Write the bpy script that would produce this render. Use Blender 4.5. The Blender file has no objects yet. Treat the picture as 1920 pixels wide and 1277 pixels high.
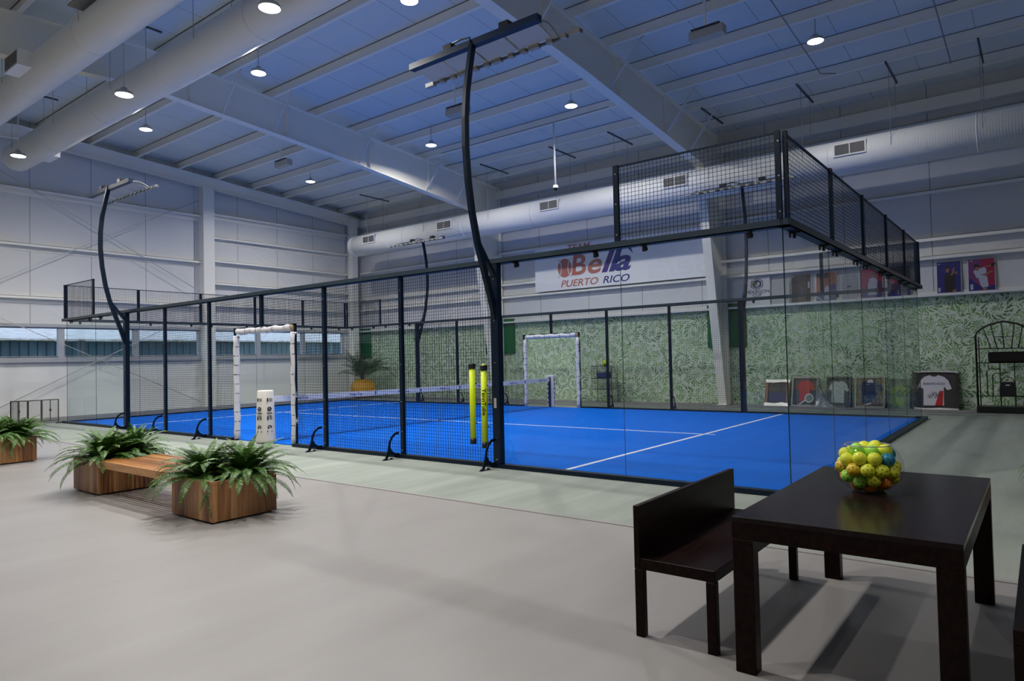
import bpy, math, random
from mathutils import Vector, Matrix
random.seed(7)
SC = bpy.context.scene
COL = SC.collection
# ---------------------------------------------------------------- camera
CP = Vector((-7.682, -2.200, 1.558)); YAW, PIT, ROL, FPX = 0.6604, 0.0266, -0.0225, 1281.9
fw = Vector((math.cos(YAW)*math.cos(PIT), math.sin(YAW)*math.cos(PIT), math.sin(PIT)))
rt = Vector((math.sin(YAW), -math.cos(YAW), 0)); up = rt.cross(fw)
cr, sr = math.cos(ROL), math.sin(ROL)
rt, up = cr*rt + sr*up, -sr*rt + cr*up
cd = bpy.data.cameras.new('camera'); cam = bpy.data.objects.new('camera', cd); COL.objects.link(cam)
cam.matrix_world = Matrix(((rt.x, up.x, -fw.x, CP.x), (rt.y, up.y, -fw.y, CP.y), (rt.z, up.z, -fw.z, CP.z), (0, 0, 0, 1)))
cd.sensor_width = 36; cd.lens = FPX/1920*36; cd.clip_start = .05; cd.clip_end = 300
SC.camera = cam
# ---------------------------------------------------------------- world and exposure
W = bpy.data.worlds.new('sky'); SC.world = W; W.use_nodes = True
wn = W.node_tree; sky = wn.nodes.new('ShaderNodeTexSky'); sky.sky_type = 'HOSEK_WILKIE'; sky.turbidity = 6
sky.sun_direction = Vector((-.4, -.3, .8)).normalized()
bg = wn.nodes['Background']; wn.links.new(sky.outputs[0], bg.inputs[0]); bg.inputs[1].default_value = 27.0
SC.view_settings.view_transform = 'Standard'; SC.view_settings.look = 'None'
SC.view_settings.gamma = 1; SC.view_settings.use_curve_mapping = False
SC.view_settings.exposure = -1.38
LAMP_W = 230
# x, y, z of the high-bay lamps; energy factor
LAMPS = [(-1.7, 18.2, 7.0, 1), (-1.7, 12.1, 7.0, 1), (-1.75, 6.95, 7.0, 1), (1.17, 17.6, 8.27, 1), (1.12, 11.85, 8.27, 1), (1.15, 6.9, 8.27, 1),
         (7.6, 18.9, 8.25, 1), (7.5, 12.6, 8.25, 1), (7.6, 7.5, 8.25, 1), (7.9, 1.45, 8.25, .06),
         (-7.6, 14.0, 8.2, .5), (-7.6, 8.4, 8.2, .1), (-7.0, 2.1, 8.2, .42), (-4.2, 2.3, 8.2, 1.4), (-6.5, -6.0, 8.2, .08)]  # unseen lamps, added to light the foreground floor and table
C_ = SC.cycles
C_.use_denoising = True; C_.max_bounces = 9; C_.diffuse_bounces = 5; C_.glossy_bounces = 4
C_.transmission_bounces = 8; C_.transparent_max_bounces = 40; C_.sample_clamp_indirect = 6; C_.caustics_reflective = False; C_.caustics_refractive = False

# ---------------------------------------------------------------- materials
MATS = {}
def mat(name, col, rough=.6, metal=0, spec=.5, em=None, ems=0, coat=0):
    if name in MATS: return MATS[name]
    m = bpy.data.materials.new(name); m.use_nodes = True
    p = m.node_tree.nodes['Principled BSDF']
    p.inputs['Base Color'].default_value = (*col, 1); p.inputs['Roughness'].default_value = rough
    p.inputs['Metallic'].default_value = metal; p.inputs['Specular IOR Level'].default_value = spec
    p.inputs['Coat Weight'].default_value = coat
    if em: p.inputs['Emission Color'].default_value = (*em, 1); p.inputs['Emission Strength'].default_value = ems
    MATS[name] = m; return m
class NT:
    def __init__(s, m):
        s.m = m; s.t = m.node_tree; s.p = s.t.nodes['Principled BSDF']
    def n(s, ty, **kw):
        o = s.t.nodes.new(ty)
        for k, v in kw.items(): setattr(o, k, v)
        return o
    def l(s, a, b): s.t.links.new(a, b)
    def math(s, op, a, b=None, c=None):
        o = s.n('ShaderNodeMath', operation=op)
        for i, v in enumerate((a, b, c)):
            if v is None: continue
            if isinstance(v, (int, float)): o.inputs[i].default_value = v
            else: s.l(v, o.inputs[i])
        return o.outputs[0]
    def obj(s):
        return s.n('ShaderNodeTexCoord').outputs['Object']
    def sep(s, v):
        o = s.n('ShaderNodeSeparateXYZ'); s.l(v, o.inputs[0]); return o.outputs
    def mix(s, f, a, b):
        o = s.n('ShaderNodeMix', data_type='RGBA')
        for k, v in ((0, f), (6, a), (7, b)):
            if isinstance(v, tuple): o.inputs[k].default_value = (*v, 1)
            elif isinstance(v, (int, float)): o.inputs[k].default_value = v
            else: s.l(v, o.inputs[k])
        return o.outputs[2]
    def noise(s, vec, scale, detail=3, rough=.5):
        o = s.n('ShaderNodeTexNoise'); o.inputs['Scale'].default_value = scale
        o.inputs['Detail'].default_value = detail; o.inputs['Roughness'].default_value = rough
        if vec is not None: s.l(vec, o.inputs['Vector'])
        return o.outputs['Fac']
    def mapping(s, vec, sc=(1, 1, 1), rot=(0, 0, 0)):
        o = s.n('ShaderNodeMapping'); s.l(vec, o.inputs[0]); o.inputs['Scale'].default_value = sc; o.inputs['Rotation'].default_value = rot
        return o.outputs[0]
    def ramp(s, f, stops):
        o = s.n('ShaderNodeValToRGB'); s.l(f, o.inputs[0]); e = o.color_ramp.elements
        while len(e) < len(stops): e.new(.5)
        for i, (q, c) in enumerate(stops): e[i].position = q; e[i].color = (*c, 1)
        return o.outputs[0]
    def base(s, c): s.l(c, s.p.inputs['Base Color'])
    def bump(s, h, strength=.3, dist=.01):
        o = s.n('ShaderNodeBump'); o.inputs['Strength'].default_value = strength; o.inputs['Distance'].default_value = dist
        s.l(h, o.inputs['Height']); s.l(o.outputs[0], s.p.inputs['Normal'])

navy = mat('navy_steel', (.003, .010, .024), .38, .0, .25)
navy2 = mat('navy_channel', (.006, .024, .07), .45, spec=.3)
black = mat('black_plastic', (.006, .006, .007), .45)
blackm = mat('black_iron', (.008, .008, .009), .4)
white = mat('white_paint', (.8, .8, .79), .5)
offw = mat('off_white_steel', (.92, .90, .82), .5)
greyw = mat('grey_white_frame', (.45, .46, .48), .5)
chrome = mat('bright_metal', (.55, .55, .56), .3, .9)
alu = mat('pale_aluminium', (.36, .36, .34), .55, .1)
steelg = mat('grey_steel', (.18, .19, .2), .4, .6)
darkgrille = mat('dark_grille', (.05, .05, .05), .5)
lampglass = mat('lamp_glass', (.5, .5, .48), .4)
lampon = mat('lamp_lens', (1, 1, 1), .5, em=(1, .98, .95), ems=28)
lampbody = mat('lamp_body', (.5, .5, .5), .4)
beige = mat('beige_box', (.5, .47, .41), .5)
greenp = mat('green_panel', (.002, .12, .025), .5)
tubeY = mat('tube_yellow', (.70, .85, .0), .45)
paper = mat('paper_white', (.62, .62, .64), .5)
inkblue = mat('ink_blue', (.02, .02, .16), .5)
orange = mat('pot_orange', (.86, .40, .005), .35)
soil = mat('soil', (.02, .014, .01), .9)
trunkm = mat('palm_stem', (.12, .1, .05), .8)
bronze = mat('bronze_gate', (.10, .09, .08), .45, .4)
silver = mat('silver_wrap', (.55, .54, .50), .3, .7)
mesh_m = mat('mesh_wire', (.006, .013, .028), .45, spec=.3)
netm = mat('net_cord', (.012, .016, .03), .7)

# vinyl floor
vinyl = mat('vinyl_floor', (.3, .28, .27), .42, spec=.35); t = NT(vinyl)
o = t.obj(); f1 = t.noise(t.mapping(o, (.35, 1.6, 1), (0, 0, .5)), 1.3, 4); f2 = t.noise(o, 60, 2)
c = t.ramp(f1, [(.3, (.305, .285, .270)), (.7, (.35, .33, .315))]); t.base(t.mix(t.math('MULTIPLY', f2, .25), c, (.24, .23, .22)))
t.bump(f2, .1, .003)
# carpet
carpet = mat('grey_green_carpet', (.4, .42, .38), .9, spec=.2); t = NT(carpet)
o = t.obj(); f1 = t.noise(t.mapping(o, (.25, 2.2, 1)), 1.1, 5, .6); f2 = t.noise(o, 45, 3, .7)
c = t.ramp(f1, [(.25, (.27, .30, .26)), (.75, (.42, .45, .40))]); t.base(t.mix(t.math('MULTIPLY', f2, .5), c, (.22, .25, .22)))
t.bump(f2, .4, .01)
# concrete strip
conc = mat('concrete_strip', (.2, .2, .2), .8); t = NT(conc); o = t.obj(); f1 = t.noise(o, 3, 6, .65)
t.base(t.ramp(f1, [(.3, (.17, .17, .17)), (.7, (.25, .245, .24))]))
# court turf with white lines
turf = mat('blue_turf', (.0, .11, .62), .9, spec=.1); t = NT(turf); o = t.obj(); x, y, z = t.sep(o)
f = t.noise(t.mapping(o, (.6, 3, 1)), 1.5, 5, .6); f2 = t.noise(o, 70, 2)
c = t.ramp(f, [(.3, (.0005, .125, .62)), (.7, (.0005, .145, .70))]); c = t.mix(t.math('MULTIPLY', f2, .3), c, (.0005, .09, .5))
t.base(c); t.bump(f2, .4, .01)
lines = mat('court_line_white', (.72, .74, .8), .7)
# walls: faced insulation with seams
def insul(name, col, ax, sp, wr=.25):
    m = mat(name, col, .55, spec=.3); t = NT(m); o = t.obj(); s = t.sep(o)
    fr = t.math('FRACT', t.math('DIVIDE', s[ax], sp)); ln = t.math('LESS_THAN', fr, .012)
    f = t.noise(t.mapping(o, (1, 1, .35)), 1.2, 4)
    c = t.mix(t.math('MULTIPLY', f, .35), col, tuple(v*.8 for v in col)); t.base(t.mix(ln, c, tuple(v*.45 for v in col)))
    w = t.n('ShaderNodeTexWave'); w.bands_direction = 'DIAGONAL'; w.inputs['Scale'].default_value = 1.2; w.inputs['Distortion'].default_value = 14; w.inputs['Detail'].default_value = 3
    t.l(o, w.inputs['Vector']); t.bump(w.outputs['Fac'], wr, .02); return m
wallL = insul('wall_facing_left', (.76, .76, .74), 0, 1.77, .12)
wallB = insul('wall_facing_back', (.3, .3, .3), 0, 2.1, .1)
wallF = insul('wall_facing_far', (.72, .72, .72), 1, 2.1, .22)
deck = insul('roof_facing', (.74, .80, .80), 1, 1.25, .02)
block = mat('painted_block', (.84, .84, .81), .6)
# corrugated ducts
ductm = mat('duct_metal', (.84, .85, .84), .42, spec=.4); t = NT(ductm); o = t.obj(); s = t.sep(o)
w = t.math('SINE', t.math('MULTIPLY', t.math('ADD', s[1], t.math('MULTIPLY', s[0], .12)), 110)); t.bump(w, .12, .006)
# leafy wallpaper
leafp = mat('leaf_wallpaper', (.2, .3, .2), .6); t = NT(leafp); o = t.obj()
nz = t.n('ShaderNodeTexNoise'); nz.inputs['Scale'].default_value = 2.2; t.l(o, nz.inputs['Vector'])
dv = t.n('ShaderNodeVectorMath', operation='SCALE'); t.l(nz.outputs['Color'], dv.inputs[0]); dv.inputs['Scale'].default_value = .25
ad = t.n('ShaderNodeVectorMath', operation='ADD'); t.l(o, ad.inputs[0]); t.l(dv.outputs[0], ad.inputs[1])
def leaflayer(scale, off, stripes, th):
    mp = t.n('ShaderNodeMapping'); t.l(ad.outputs[0], mp.inputs[0]); mp.inputs['Location'].default_value = off; mp.inputs['Scale'].default_value = (0, 1, 1)
    v = t.n('ShaderNodeTexVoronoi'); v.inputs['Scale'].default_value = scale; t.l(mp.outputs[0], v.inputs['Vector'])
    sc = t.n('ShaderNodeVectorMath', operation='SCALE'); t.l(mp.outputs[0], sc.inputs[0]); sc.inputs['Scale'].default_value = 1
    sb = t.n('ShaderNodeVectorMath', operation='SUBTRACT'); t.l(mp.outputs[0], sb.inputs[0]); t.l(v.outputs['Position'], sb.inputs[1])
    q = t.sep(sb.outputs[0]); cc = t.sep(v.outputs['Color'])
    ang = t.math('ADD', t.math('ARCTAN2', q[2], q[1]), t.math('MULTIPLY', cc[0], 6.28))
    rad = v.outputs['Distance']
    st = t.math('SINE', t.math('ADD', t.math('MULTIPLY', ang, stripes), t.math('MULTIPLY', rad, 26)))
    ring = t.math('SINE', t.math('ADD', t.math('MULTIPLY', rad, 17), t.math('MULTIPLY', ang, 1.0)))
    return t.math('MULTIPLY', t.math('GREATER_THAN', st, th), t.math('GREATER_THAN', ring, -.35)), cc[1], ring
a1, r1, g1 = leaflayer(1.7, (0, 0, 0), 17, -.2)
a2, r2, g2 = leaflayer(2.6, (0, 3.3, 1.7), 13, .1)
g = t.ramp(r1, [(0, (.03, .13, .03)), (.5, (.09, .27, .05)), (1, (.28, .50, .16))])
c = t.mix(t.noise(o, 5, 3), (.50, .66, .47), (.72, .80, .66))
c = t.mix(t.math('MULTIPLY', a2, .62), c, t.ramp(r2, [(0, (.05, .15, .08)), (1, (.16, .30, .12))]))
c = t.mix(t.math('MULTIPLY', a1, .9), c, g)
sp = t.math('GREATER_THAN', t.noise(o, 24, 2), .57); c = t.mix(t.math('MULTIPLY', sp, .75), c, (.74, .74, .62))
t.base(c)
# wood
def wood(name, cols, vert, rough=.45, coat=0, sc=1.0):
    m = mat(name, cols[1], rough, coat=coat); t = NT(m); o = t.obj(); s = t.sep(o)
    k = (14, 14, 1.2) if vert else (14, 1.2, 14)
    f = t.noise(t.mapping(o, tuple(v*sc for v in k)), 2.0, 5, .6)
    if vert: q = t.math('FLOOR', t.math('MULTIPLY', t.math('ADD', s[0], s[1]), 14))
    else: q = t.math('FLOOR', t.math('MULTIPLY', s[0], 16))
    wn_ = t.n('ShaderNodeTexWhiteNoise', noise_dimensions='1D'); t.l(q, wn_.inputs['W'])
    f = t.math('ADD', t.math('MULTIPLY', f, .65), t.math('MULTIPLY', wn_.outputs['Value'], .58)); f = t.math('SUBTRACT', f, .06)
    t.base(t.ramp(f, [(.2, cols[0]), (.55, cols[1]), (.9, cols[2])])); return m
woodp = wood('acacia_boards', ((.12, .042, .014), (.36, .16, .055), (.66, .38, .17)), True)
wooda = wood('acacia_slats', ((.24, .075, .018), (.55, .23, .055), (.75, .40, .13)), False, .35, .2)
espr = mat('espresso_wood', (.014, .0075, .006), .36, spec=.1); t = NT(espr); o = t.obj(); f = t.noise(t.mapping(o, (1.5, 18, 18)), 2, 4)
t.base(t.ramp(f, [(.3, (.006, .0035, .003)), (.7, (.018, .007, .006))]))
esprt = mat('espresso_top', (.014, .0075, .006), .2, spec=.15); t = NT(esprt); o = t.obj(); f = t.noise(t.mapping(o, (1.5, 18, 18)), 2, 4)
t.base(t.ramp(f, [(.3, (.010, .0065, .0065)), (.7, (.020, .012, .011))]))
# fern
fernm = mat('fern_green', (.035, .12, .025), .45); t = NT(fernm); g_ = t.n('ShaderNodeNewGeometry')
t.base(t.ramp(g_.outputs['Random Per Island'], [(0, (.018, .06, .008)), (.55, (.06, .16, .02)), (1, (.17, .32, .06))]))
t.p.inputs['Subsurface Weight'].default_value = 0
palmm = mat('palm_green', (.035, .11, .025), .5)
# foam sleeve with printed marks
def sleeve(name, col, ink, per, ax=2):
    m = mat(name, col, .7); t = NT(m); o = t.obj(); s = t.sep(o)
    fr = t.math('FRACT', t.math('MULTIPLY', s[ax], per)); a = t.math('LESS_THAN', fr, .10)
    v = t.noise(t.mapping(o, (9, 9, 4)), 3, 2); b = t.math('GREATER_THAN', v, .5)
    f = t.math('MULTIPLY', a, b); t.base(t.mix(f, col, ink)); t.bump(t.noise(o, 22, 3), .5, .01); return m
foam = sleeve('printed_foam', (.66, .65, .68), (.06, .06, .08), 5.2)
foamh = sleeve('printed_foam_flat', (.66, .65, .68), (.06, .06, .10), 5.2, 1)
foamp = mat('cream_foam', (.66, .63, .56), .6)
band = mat('printed_band', (.62, .64, .7), .6); t = NT(band); o = t.obj()
f = t.noise(t.mapping(o, (5, 1, 9)), 6, 4, .7); t.base(t.ramp(f, [(.5, (.74, .75, .78)), (.66, (.34, .36, .55))]))
# glass (thin clear plate)
def glassmat(name, tint, refl=1.0):
    m = bpy.data.materials.new(name); m.use_nodes = True; nt = m.node_tree; nt.nodes.clear(); N = nt.nodes.new; L = nt.links.new
    out = N('ShaderNodeOutputMaterial'); mx = N('ShaderNodeMixShader')
    tr = N('ShaderNodeBsdfTransparent'); tr.inputs[0].default_value = (*tint, 1)
    gl = N('ShaderNodeBsdfGlossy'); gl.inputs['Roughness'].default_value = 0.0
    ge = N('ShaderNodeNewGeometry'); dt = N('ShaderNodeVectorMath'); dt.operation = 'DOT_PRODUCT'
    L(ge.outputs['Incoming'], dt.inputs[0]); L(ge.outputs['Normal'], dt.inputs[1])
    def M(op, a, b=None):
        o = N('ShaderNodeMath'); o.operation = op
        for k, v in enumerate((a, b)):
            if v is None: continue
            if isinstance(v, (int, float)): o.inputs[k].default_value = v
            else: L(v, o.inputs[k])
        return o.outputs[0]
    c = M('ABSOLUTE', dt.outputs['Value']); p = M('POWER', M('SUBTRACT', 1.0, c), 5.0)
    r = M('ADD', M('MULTIPLY', p, .5*refl), .038*refl)
    r = M('MULTIPLY', r, M('SUBTRACT', 1.0, ge.outputs['Backfacing']))
    L(r, mx.inputs[0]); L(tr.outputs[0], mx.inputs[1]); L(gl.outputs[0], mx.inputs[2]); L(mx.outputs[0], out.inputs[0])
    return m
glass = glassmat('court_glass', (.95, .97, .965), 1.15)
pane = glassmat('window_glass', (.93, .95, .95), 1)
bowlg = glassmat('bowl_glass', (.95, .96, .96), 1.2)
edge = mat('glass_edge', (.02, .06, .07), .1); edge2 = glassmat('glass_joint', (.74, .78, .78), 1.5)

# ---------------------------------------------------------------- mesh builder
ORI = {}
class MB:
    def __init__(s): s.v = []; s.f = []; s.m = []; s.sm = []
    def add(s, vs, fs, mi=0, smooth=False):
        b = len(s.v); s.v += [tuple(q) for q in vs]
        for f in fs: s.f.append(tuple(b+i for i in f)); s.m.append(mi); s.sm.append(smooth)
        return s
    def box(s, a, b, mi=0):
        x0, y0, z0 = (min(a[i], b[i]) for i in range(3)); x1, y1, z1 = (max(a[i], b[i]) for i in range(3))
        return s.add([(x0,y0,z0),(x1,y0,z0),(x1,y1,z0),(x0,y1,z0),(x0,y0,z1),(x1,y0,z1),(x1,y1,z1),(x0,y1,z1)],
            [(0,3,2,1),(4,5,6,7),(0,1,5,4),(1,2,6,5),(2,3,7,6),(3,0,4,7)], mi)
    def cbox(s, a, b, c=.006, mi=0):   # box with chamfered vertical and top edges
        x0, y0, z0 = (min(a[i], b[i]) for i in range(3)); x1, y1, z1 = (max(a[i], b[i]) for i in range(3))
        def ring(d, z):
            return [(x0+d+c,y0+d,z),(x1-d-c,y0+d,z),(x1-d,y0+d+c,z),(x1-d,y1-d-c,z),(x1-d-c,y1-d,z),(x0+d+c,y1-d,z),(x0+d,y1-d-c,z),(x0+d,y0+d+c,z)]
        R = [ring(c, z0), ring(0, z0+c), ring(0, z1-c), ring(c, z1)]; vs = sum(R, []); fs = [tuple(range(7, -1, -1)), tuple(range(24, 32))]
        for k in range(3):
            for i in range(8): j = (i+1) % 8; fs.append((k*8+i, k*8+j, k*8+8+j, k*8+8+i))
        return s.add(vs, fs, mi)
    def bar(s, p, q, w, h=None, mi=0, upv=(0, 0, 1)):
        h = h or w; p = Vector(p); q = Vector(q); d = (q-p).normalized(); u = Vector(upv)
        if abs(d.dot(u)) > .99: u = Vector((1, 0, 0))
        a = d.cross(u).normalized()*w/2; b = a.cross(d).normalized()*h/2
        vs = [p-a-b, p+a-b, p+a+b, p-a+b, q-a-b, q+a-b, q+a+b, q-a+b]
        return s.add(vs, [(0,3,2,1),(4,5,6,7),(0,1,5,4),(1,2,6,5),(2,3,7,6),(3,0,4,7)], mi)
    def sweep(s, pts, prof, mi=0, smooth=True, upv=(0, 0, 1), cap=True, scl=None):
        pts = [Vector(p) for p in pts]; n = len(prof); vs = []
        u0 = Vector(upv)
        for i, p in enumerate(pts):
            d = (pts[min(i+1, len(pts)-1)] - pts[max(i-1, 0)]).normalized()
            u = u0 if abs(d.dot(u0)) < .98 else Vector((1, 0, 0)) if abs(d.x) < .9 else Vector((0, 1, 0))
            a = d.cross(u).normalized(); b = a.cross(d).normalized(); k = scl[i] if scl else 1
            vs += [p + a*x*k + b*y*k for x, y in prof]
        fs = []
        for i in range(len(pts)-1):
            for j in range(n): k = (j+1) % n; fs.append((i*n+j, i*n+k, i*n+n+k, i*n+n+j))
        s.add(vs, fs, mi, smooth)
        if cap:
            b = len(s.v)-len(vs); s.f += [tuple(b+j for j in range(n-1, -1, -1)), tuple(b+len(vs)-n+j for j in range(n))]; s.m += [mi]*2; s.sm += [False]*2
        return s
    def tube(s, pts, r, n=8, mi=0, cap=True, scl=None, upv=(0, 0, 1)):
        return s.sweep(pts, [(r*math.cos(2*math.pi*i/n), r*math.sin(2*math.pi*i/n)) for i in range(n)], mi, True, upv, cap, scl)
    def lathe(s, prof, c=(0, 0, 0), n=24, mi=0, smooth=True):
        vs = []; fs = []
        for r, z in prof:
            for i in range(n): a = 2*math.pi*i/n; vs.append((c[0]+r*math.cos(a), c[1]+r*math.sin(a), c[2]+z))
        for k in range(len(prof)-1):
            for i in range(n): j = (i+1) % n; fs.append((k*n+i, k*n+j, k*n+n+j, k*n+n+i))
        return s.add(vs, fs, mi, smooth)
    def poly(s, pts, d, mi=0):   # extrude a planar polygon by vector d
        n = len(pts); d = Vector(d); vs = [Vector(p) for p in pts]; vs = vs + [v+d for v in vs]
        fs = [tuple(range(n-1, -1, -1)), tuple(range(n, 2*n))] + [(i, (i+1) % n, n+(i+1) % n, n+i) for i in range(n)]
        return s.add(vs, fs, mi)
    def build(s, name, mats, parent=None, **kw):
        o0 = Vector((0, 0, 0))
        if parent is not None: o0 = ORI.get(parent.name, Vector((0, 0, 0)))
        elif kw.get('loc'): o0 = Vector(kw['loc'])
        me = bpy.data.meshes.new(name); me.from_pydata([tuple(Vector(v)-o0) for v in s.v], [], s.f)
        for m in (mats if isinstance(mats, (list, tuple)) else [mats]): me.materials.append(m)
        me.polygons.foreach_set('material_index', s.m); me.polygons.foreach_set('use_smooth', s.sm); me.update()
        ob = bpy.data.objects.new(name, me); COL.objects.link(ob)
        if parent is not None: ob.parent = parent
        else: ob.location = o0
        ORI[ob.name] = o0
        return ob
def tag(o, label=None, cat=None, group=None, kind=None):
    if label: o['label'] = label
    if cat: o['category'] = cat
    if group: o['group'] = group
    if kind: o['kind'] = kind
    return o
def thing(name, label, cat, loc=(0, 0, 0), group=None):
    o = bpy.data.objects.new(name, None); COL.objects.link(o); o.location = loc; o.empty_display_size = .1
    ORI[o.name] = Vector(loc); return tag(o, label, cat, group)
def struct(ob, label=None, cat=None, group=None): return tag(ob, label, cat or 'structure', group, 'structure')
def dup(root, loc, label, group=None, rz=0):
    def cp(o, par):
        c = o.copy(); COL.objects.link(c); c.parent = par; ORI[c.name] = Vector(loc)
        for k in o.children: cp(k, c)
        return c
    kids = list(root.children); r = root.copy(); COL.objects.link(r); r.location = loc; r.rotation_euler = (0, 0, rz); r['label'] = label
    ORI[r.name] = Vector(loc)
    if group: r['group'] = group
    for k in kids: cp(k, r)
    return r
def text(body, size, mt, parent, origin, xdir, ydir, shear=0, extrude=.001, name='lettering', align='LEFT', bold=0, sx=1):
    cu = bpy.data.curves.new(name, 'FONT'); cu.body = body; cu.size = size; cu.shear = shear; cu.extrude = extrude; cu.align_x = align; cu.offset = bold
    tmp = bpy.data.objects.new('tmp', cu); COL.objects.link(tmp)
    bpy.context.view_layer.update()
    me = bpy.data.meshes.new_from_object(tmp.evaluated_get(bpy.context.evaluated_depsgraph_get()))
    bpy.data.objects.remove(tmp); bpy.data.curves.remove(cu)
    X = Vector(xdir).normalized()*sx; Y = Vector(ydir).normalized(); Z = X.normalized().cross(Y)
    o0 = ORI.get(parent.name, Vector((0, 0, 0)))
    for v in me.vertices: c = v.co.copy(); v.co = Vector(origin) + X*c.x + Y*c.y + Z*c.z - o0
    me.materials.clear(); me.materials.append(mt)
    ob = bpy.data.objects.new(name, me); COL.objects.link(ob); ob.parent = parent; return ob

# ================================================================= THE SETTING
XW, XN, YL, YR = 13.2, -14.0, 23.0, -12.0    # far side wall, near side wall, left gable, right gable
RID = -.4
def zt(x): return 8.25 + .07*(13.0-abs(x-RID)-RID*0 - .0) if False else 8.22 + .07*(13.4-abs(x-RID))   # top of the rafters
struct(MB().box((XN, YR, -.05), (-2.06, YL, 0)).build('floor', vinyl), 'warm grey vinyl floor around the table and planters', 'floor')
struct(MB().box((-2.06, YR, -.05), (11.8, 20.35, .004)).build('floor_carpet', carpet), 'pale grey green carpet surrounding the blue court', 'floor')
mb = MB().box((11.8, YR, -.05), (XW, YL, .006)).box((-2.06, 20.35, -.05), (11.8, YL, .006)).box((11.76, YR, 0), (11.8, 20.35, .012))
struct(mb.build('floor_concrete', conc), 'bare concrete strip along the far and left walls', 'floor')
struct(MB().box((-2.09, YR, 0), (-2.03, YL, .007)).build('trim_1', mat('seam_strip', (.30, .29, .27), .6)), 'thin floor seam strip between vinyl and carpet', 'trim')
# left gable wall: block base, window band, faced upper wall
struct(MB().box((XN, YL, 0), (XW+.1, YL+.15, 1.95)).build('wall_left', block), 'painted white block lower part of left wall', 'wall')
mb = MB(); n = 24; xs = [XN + (XW+.1-XN)*i/n for i in range(n+1)]
pts = [(XN, YL, 2.93), (XW+.1, YL, 2.93), (XW+.1, YL, zt(XW)+.3), (RID, YL, zt(RID)+.3), (XN, YL, zt(XN)+.3)]
mb.poly(pts, (0, .12, 0))
struct(mb.build('wall_left_upper', wallL), 'white faced insulation upper part of left wall', 'wall')
# far side wall
struct(MB().box((XW, YR, 0), (XW+.1, YL, 2.92)).build('wall_far', leafp), 'far wall papered with green tropical leaves', 'wall')
struct(MB().box((XW, YR, 2.92), (XW+.12, YL, zt(XW)+.3)).build('wall_far_upper', wallF), 'white wrinkled insulation above the leaf wallpaper', 'wall')
struct(MB().box((XW-.22, YR, 2.93), (XW, YL, 2.99)).box((XW-.05, YR, 2.99), (XW, YL, 3.06)).build('trim_2', white), 'white ledge running along top of the leaf wallpaper', 'trim')
struct(MB().box((XN-.1, YR, 0), (XN, YL, zt(XN)+.3)).build('wall_near', wallB), 'near side wall behind the camera', 'wall')
mb = MB().poly([(XN, YR, 0), (XW+.1, YR, 0), (XW+.1, YR, zt(XW)+.3), (RID, YR, zt(RID)+.3), (XN, YR, zt(XN)+.3)], (0, -.12, 0))
struct(mb.build('wall_right', wallB), 'right gable wall outside the view', 'wall')
# roof deck
mb = MB(); e = .27
for a, b in ((XN, RID), (RID, XW+.1)):
    mb.poly([(a, YR, zt(a)+e), (b, YR, zt(b)+e), (b, YR, zt(b)+e+.1), (a, YR, zt(a)+e+.1)], (0, YL-YR+.1, 0))
struct(mb.build('ceiling', deck), 'blue white faced roof deck above the purlins', 'ceiling')
# purlins
k = -9
px = []
while True:
    x = .2+1.48*k; k += 1
    if x > 12.6: break
    if x < XN+.5: continue
    px.append(x)
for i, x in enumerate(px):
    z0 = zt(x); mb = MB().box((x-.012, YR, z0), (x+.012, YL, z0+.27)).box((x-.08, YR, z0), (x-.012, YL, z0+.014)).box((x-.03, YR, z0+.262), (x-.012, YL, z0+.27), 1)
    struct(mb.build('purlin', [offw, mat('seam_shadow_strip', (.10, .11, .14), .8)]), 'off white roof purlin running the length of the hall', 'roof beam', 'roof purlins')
# rafters and columns
def frame(Y, nm):
    def zb(x):
        u = abs(x-RID)
        return 8.22-.075*min(u, 5.5) if u < 5.5 else 7.81-.105*(u-5.5)
    r = thing('roof_frame', nm, 'roof frame', (XW, Y, 0)); r['kind'] = 'structure'
    top = [(x, Y, zt(x)) for x in (XN+.3, RID, XW-.1)]; bot = [(x, Y, zb(x)) for x in (11.5, 5.1, RID, -5.9, -12.3)]
    mb = MB().poly([(x, Y-.006, z) for x, y, z in [top[0], top[1], top[2]]] + [(XW-.1, Y-.006, 7.1)] + [(x, Y-.006, z) for x, y, z in bot] + [(XN+.3, Y-.006, 7.1)], (0, .012, 0))
    for a, b in zip(bot, bot[1:]): mb.bar(a, b, .26, .02, upv=(0, 0, 1))
    for a, b in zip(top, top[1:]): mb.bar((a[0], Y, a[2]-.012), (b[0], Y, b[2]-.012), .26, .02)
    for x in (9.2, 6.6, 3.6, .8):
        mb.box((x-.006, Y-.12, zb(x)), (x+.006, Y+.12, zt(x)-.01))
    mb.build('rafter', offw, r)
    mb = MB()
    mb.poly([(11.5, Y-.007, zb(11.5)), (XW-.08, Y-.007, zb(11.5)), (XW-.08, Y-.007, 0), (12.78, Y-.007, 0)], (0, .014, 0))
    mb.bar((11.5, Y, zb(11.5)), (12.78, Y, 0), .26, .025, upv=(1, 0, 0)).bar((XW-.08, Y, zt(XW)), (XW-.08, Y, 0), .26, .025, upv=(1, 0, 0))
    mb.box((12.7, Y-.15, 0), (XW-.05, Y+.15, .02))
    mb.build('column', offw, r)
    return zb
ZB = frame(14.5, 'white tapered steel frame crossing behind the tall lamp pole')
frame(5.6, 'white tapered steel frame in the middle of the ceiling')
frame(-3.3, 'white tapered steel frame outside the right of the view')
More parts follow.
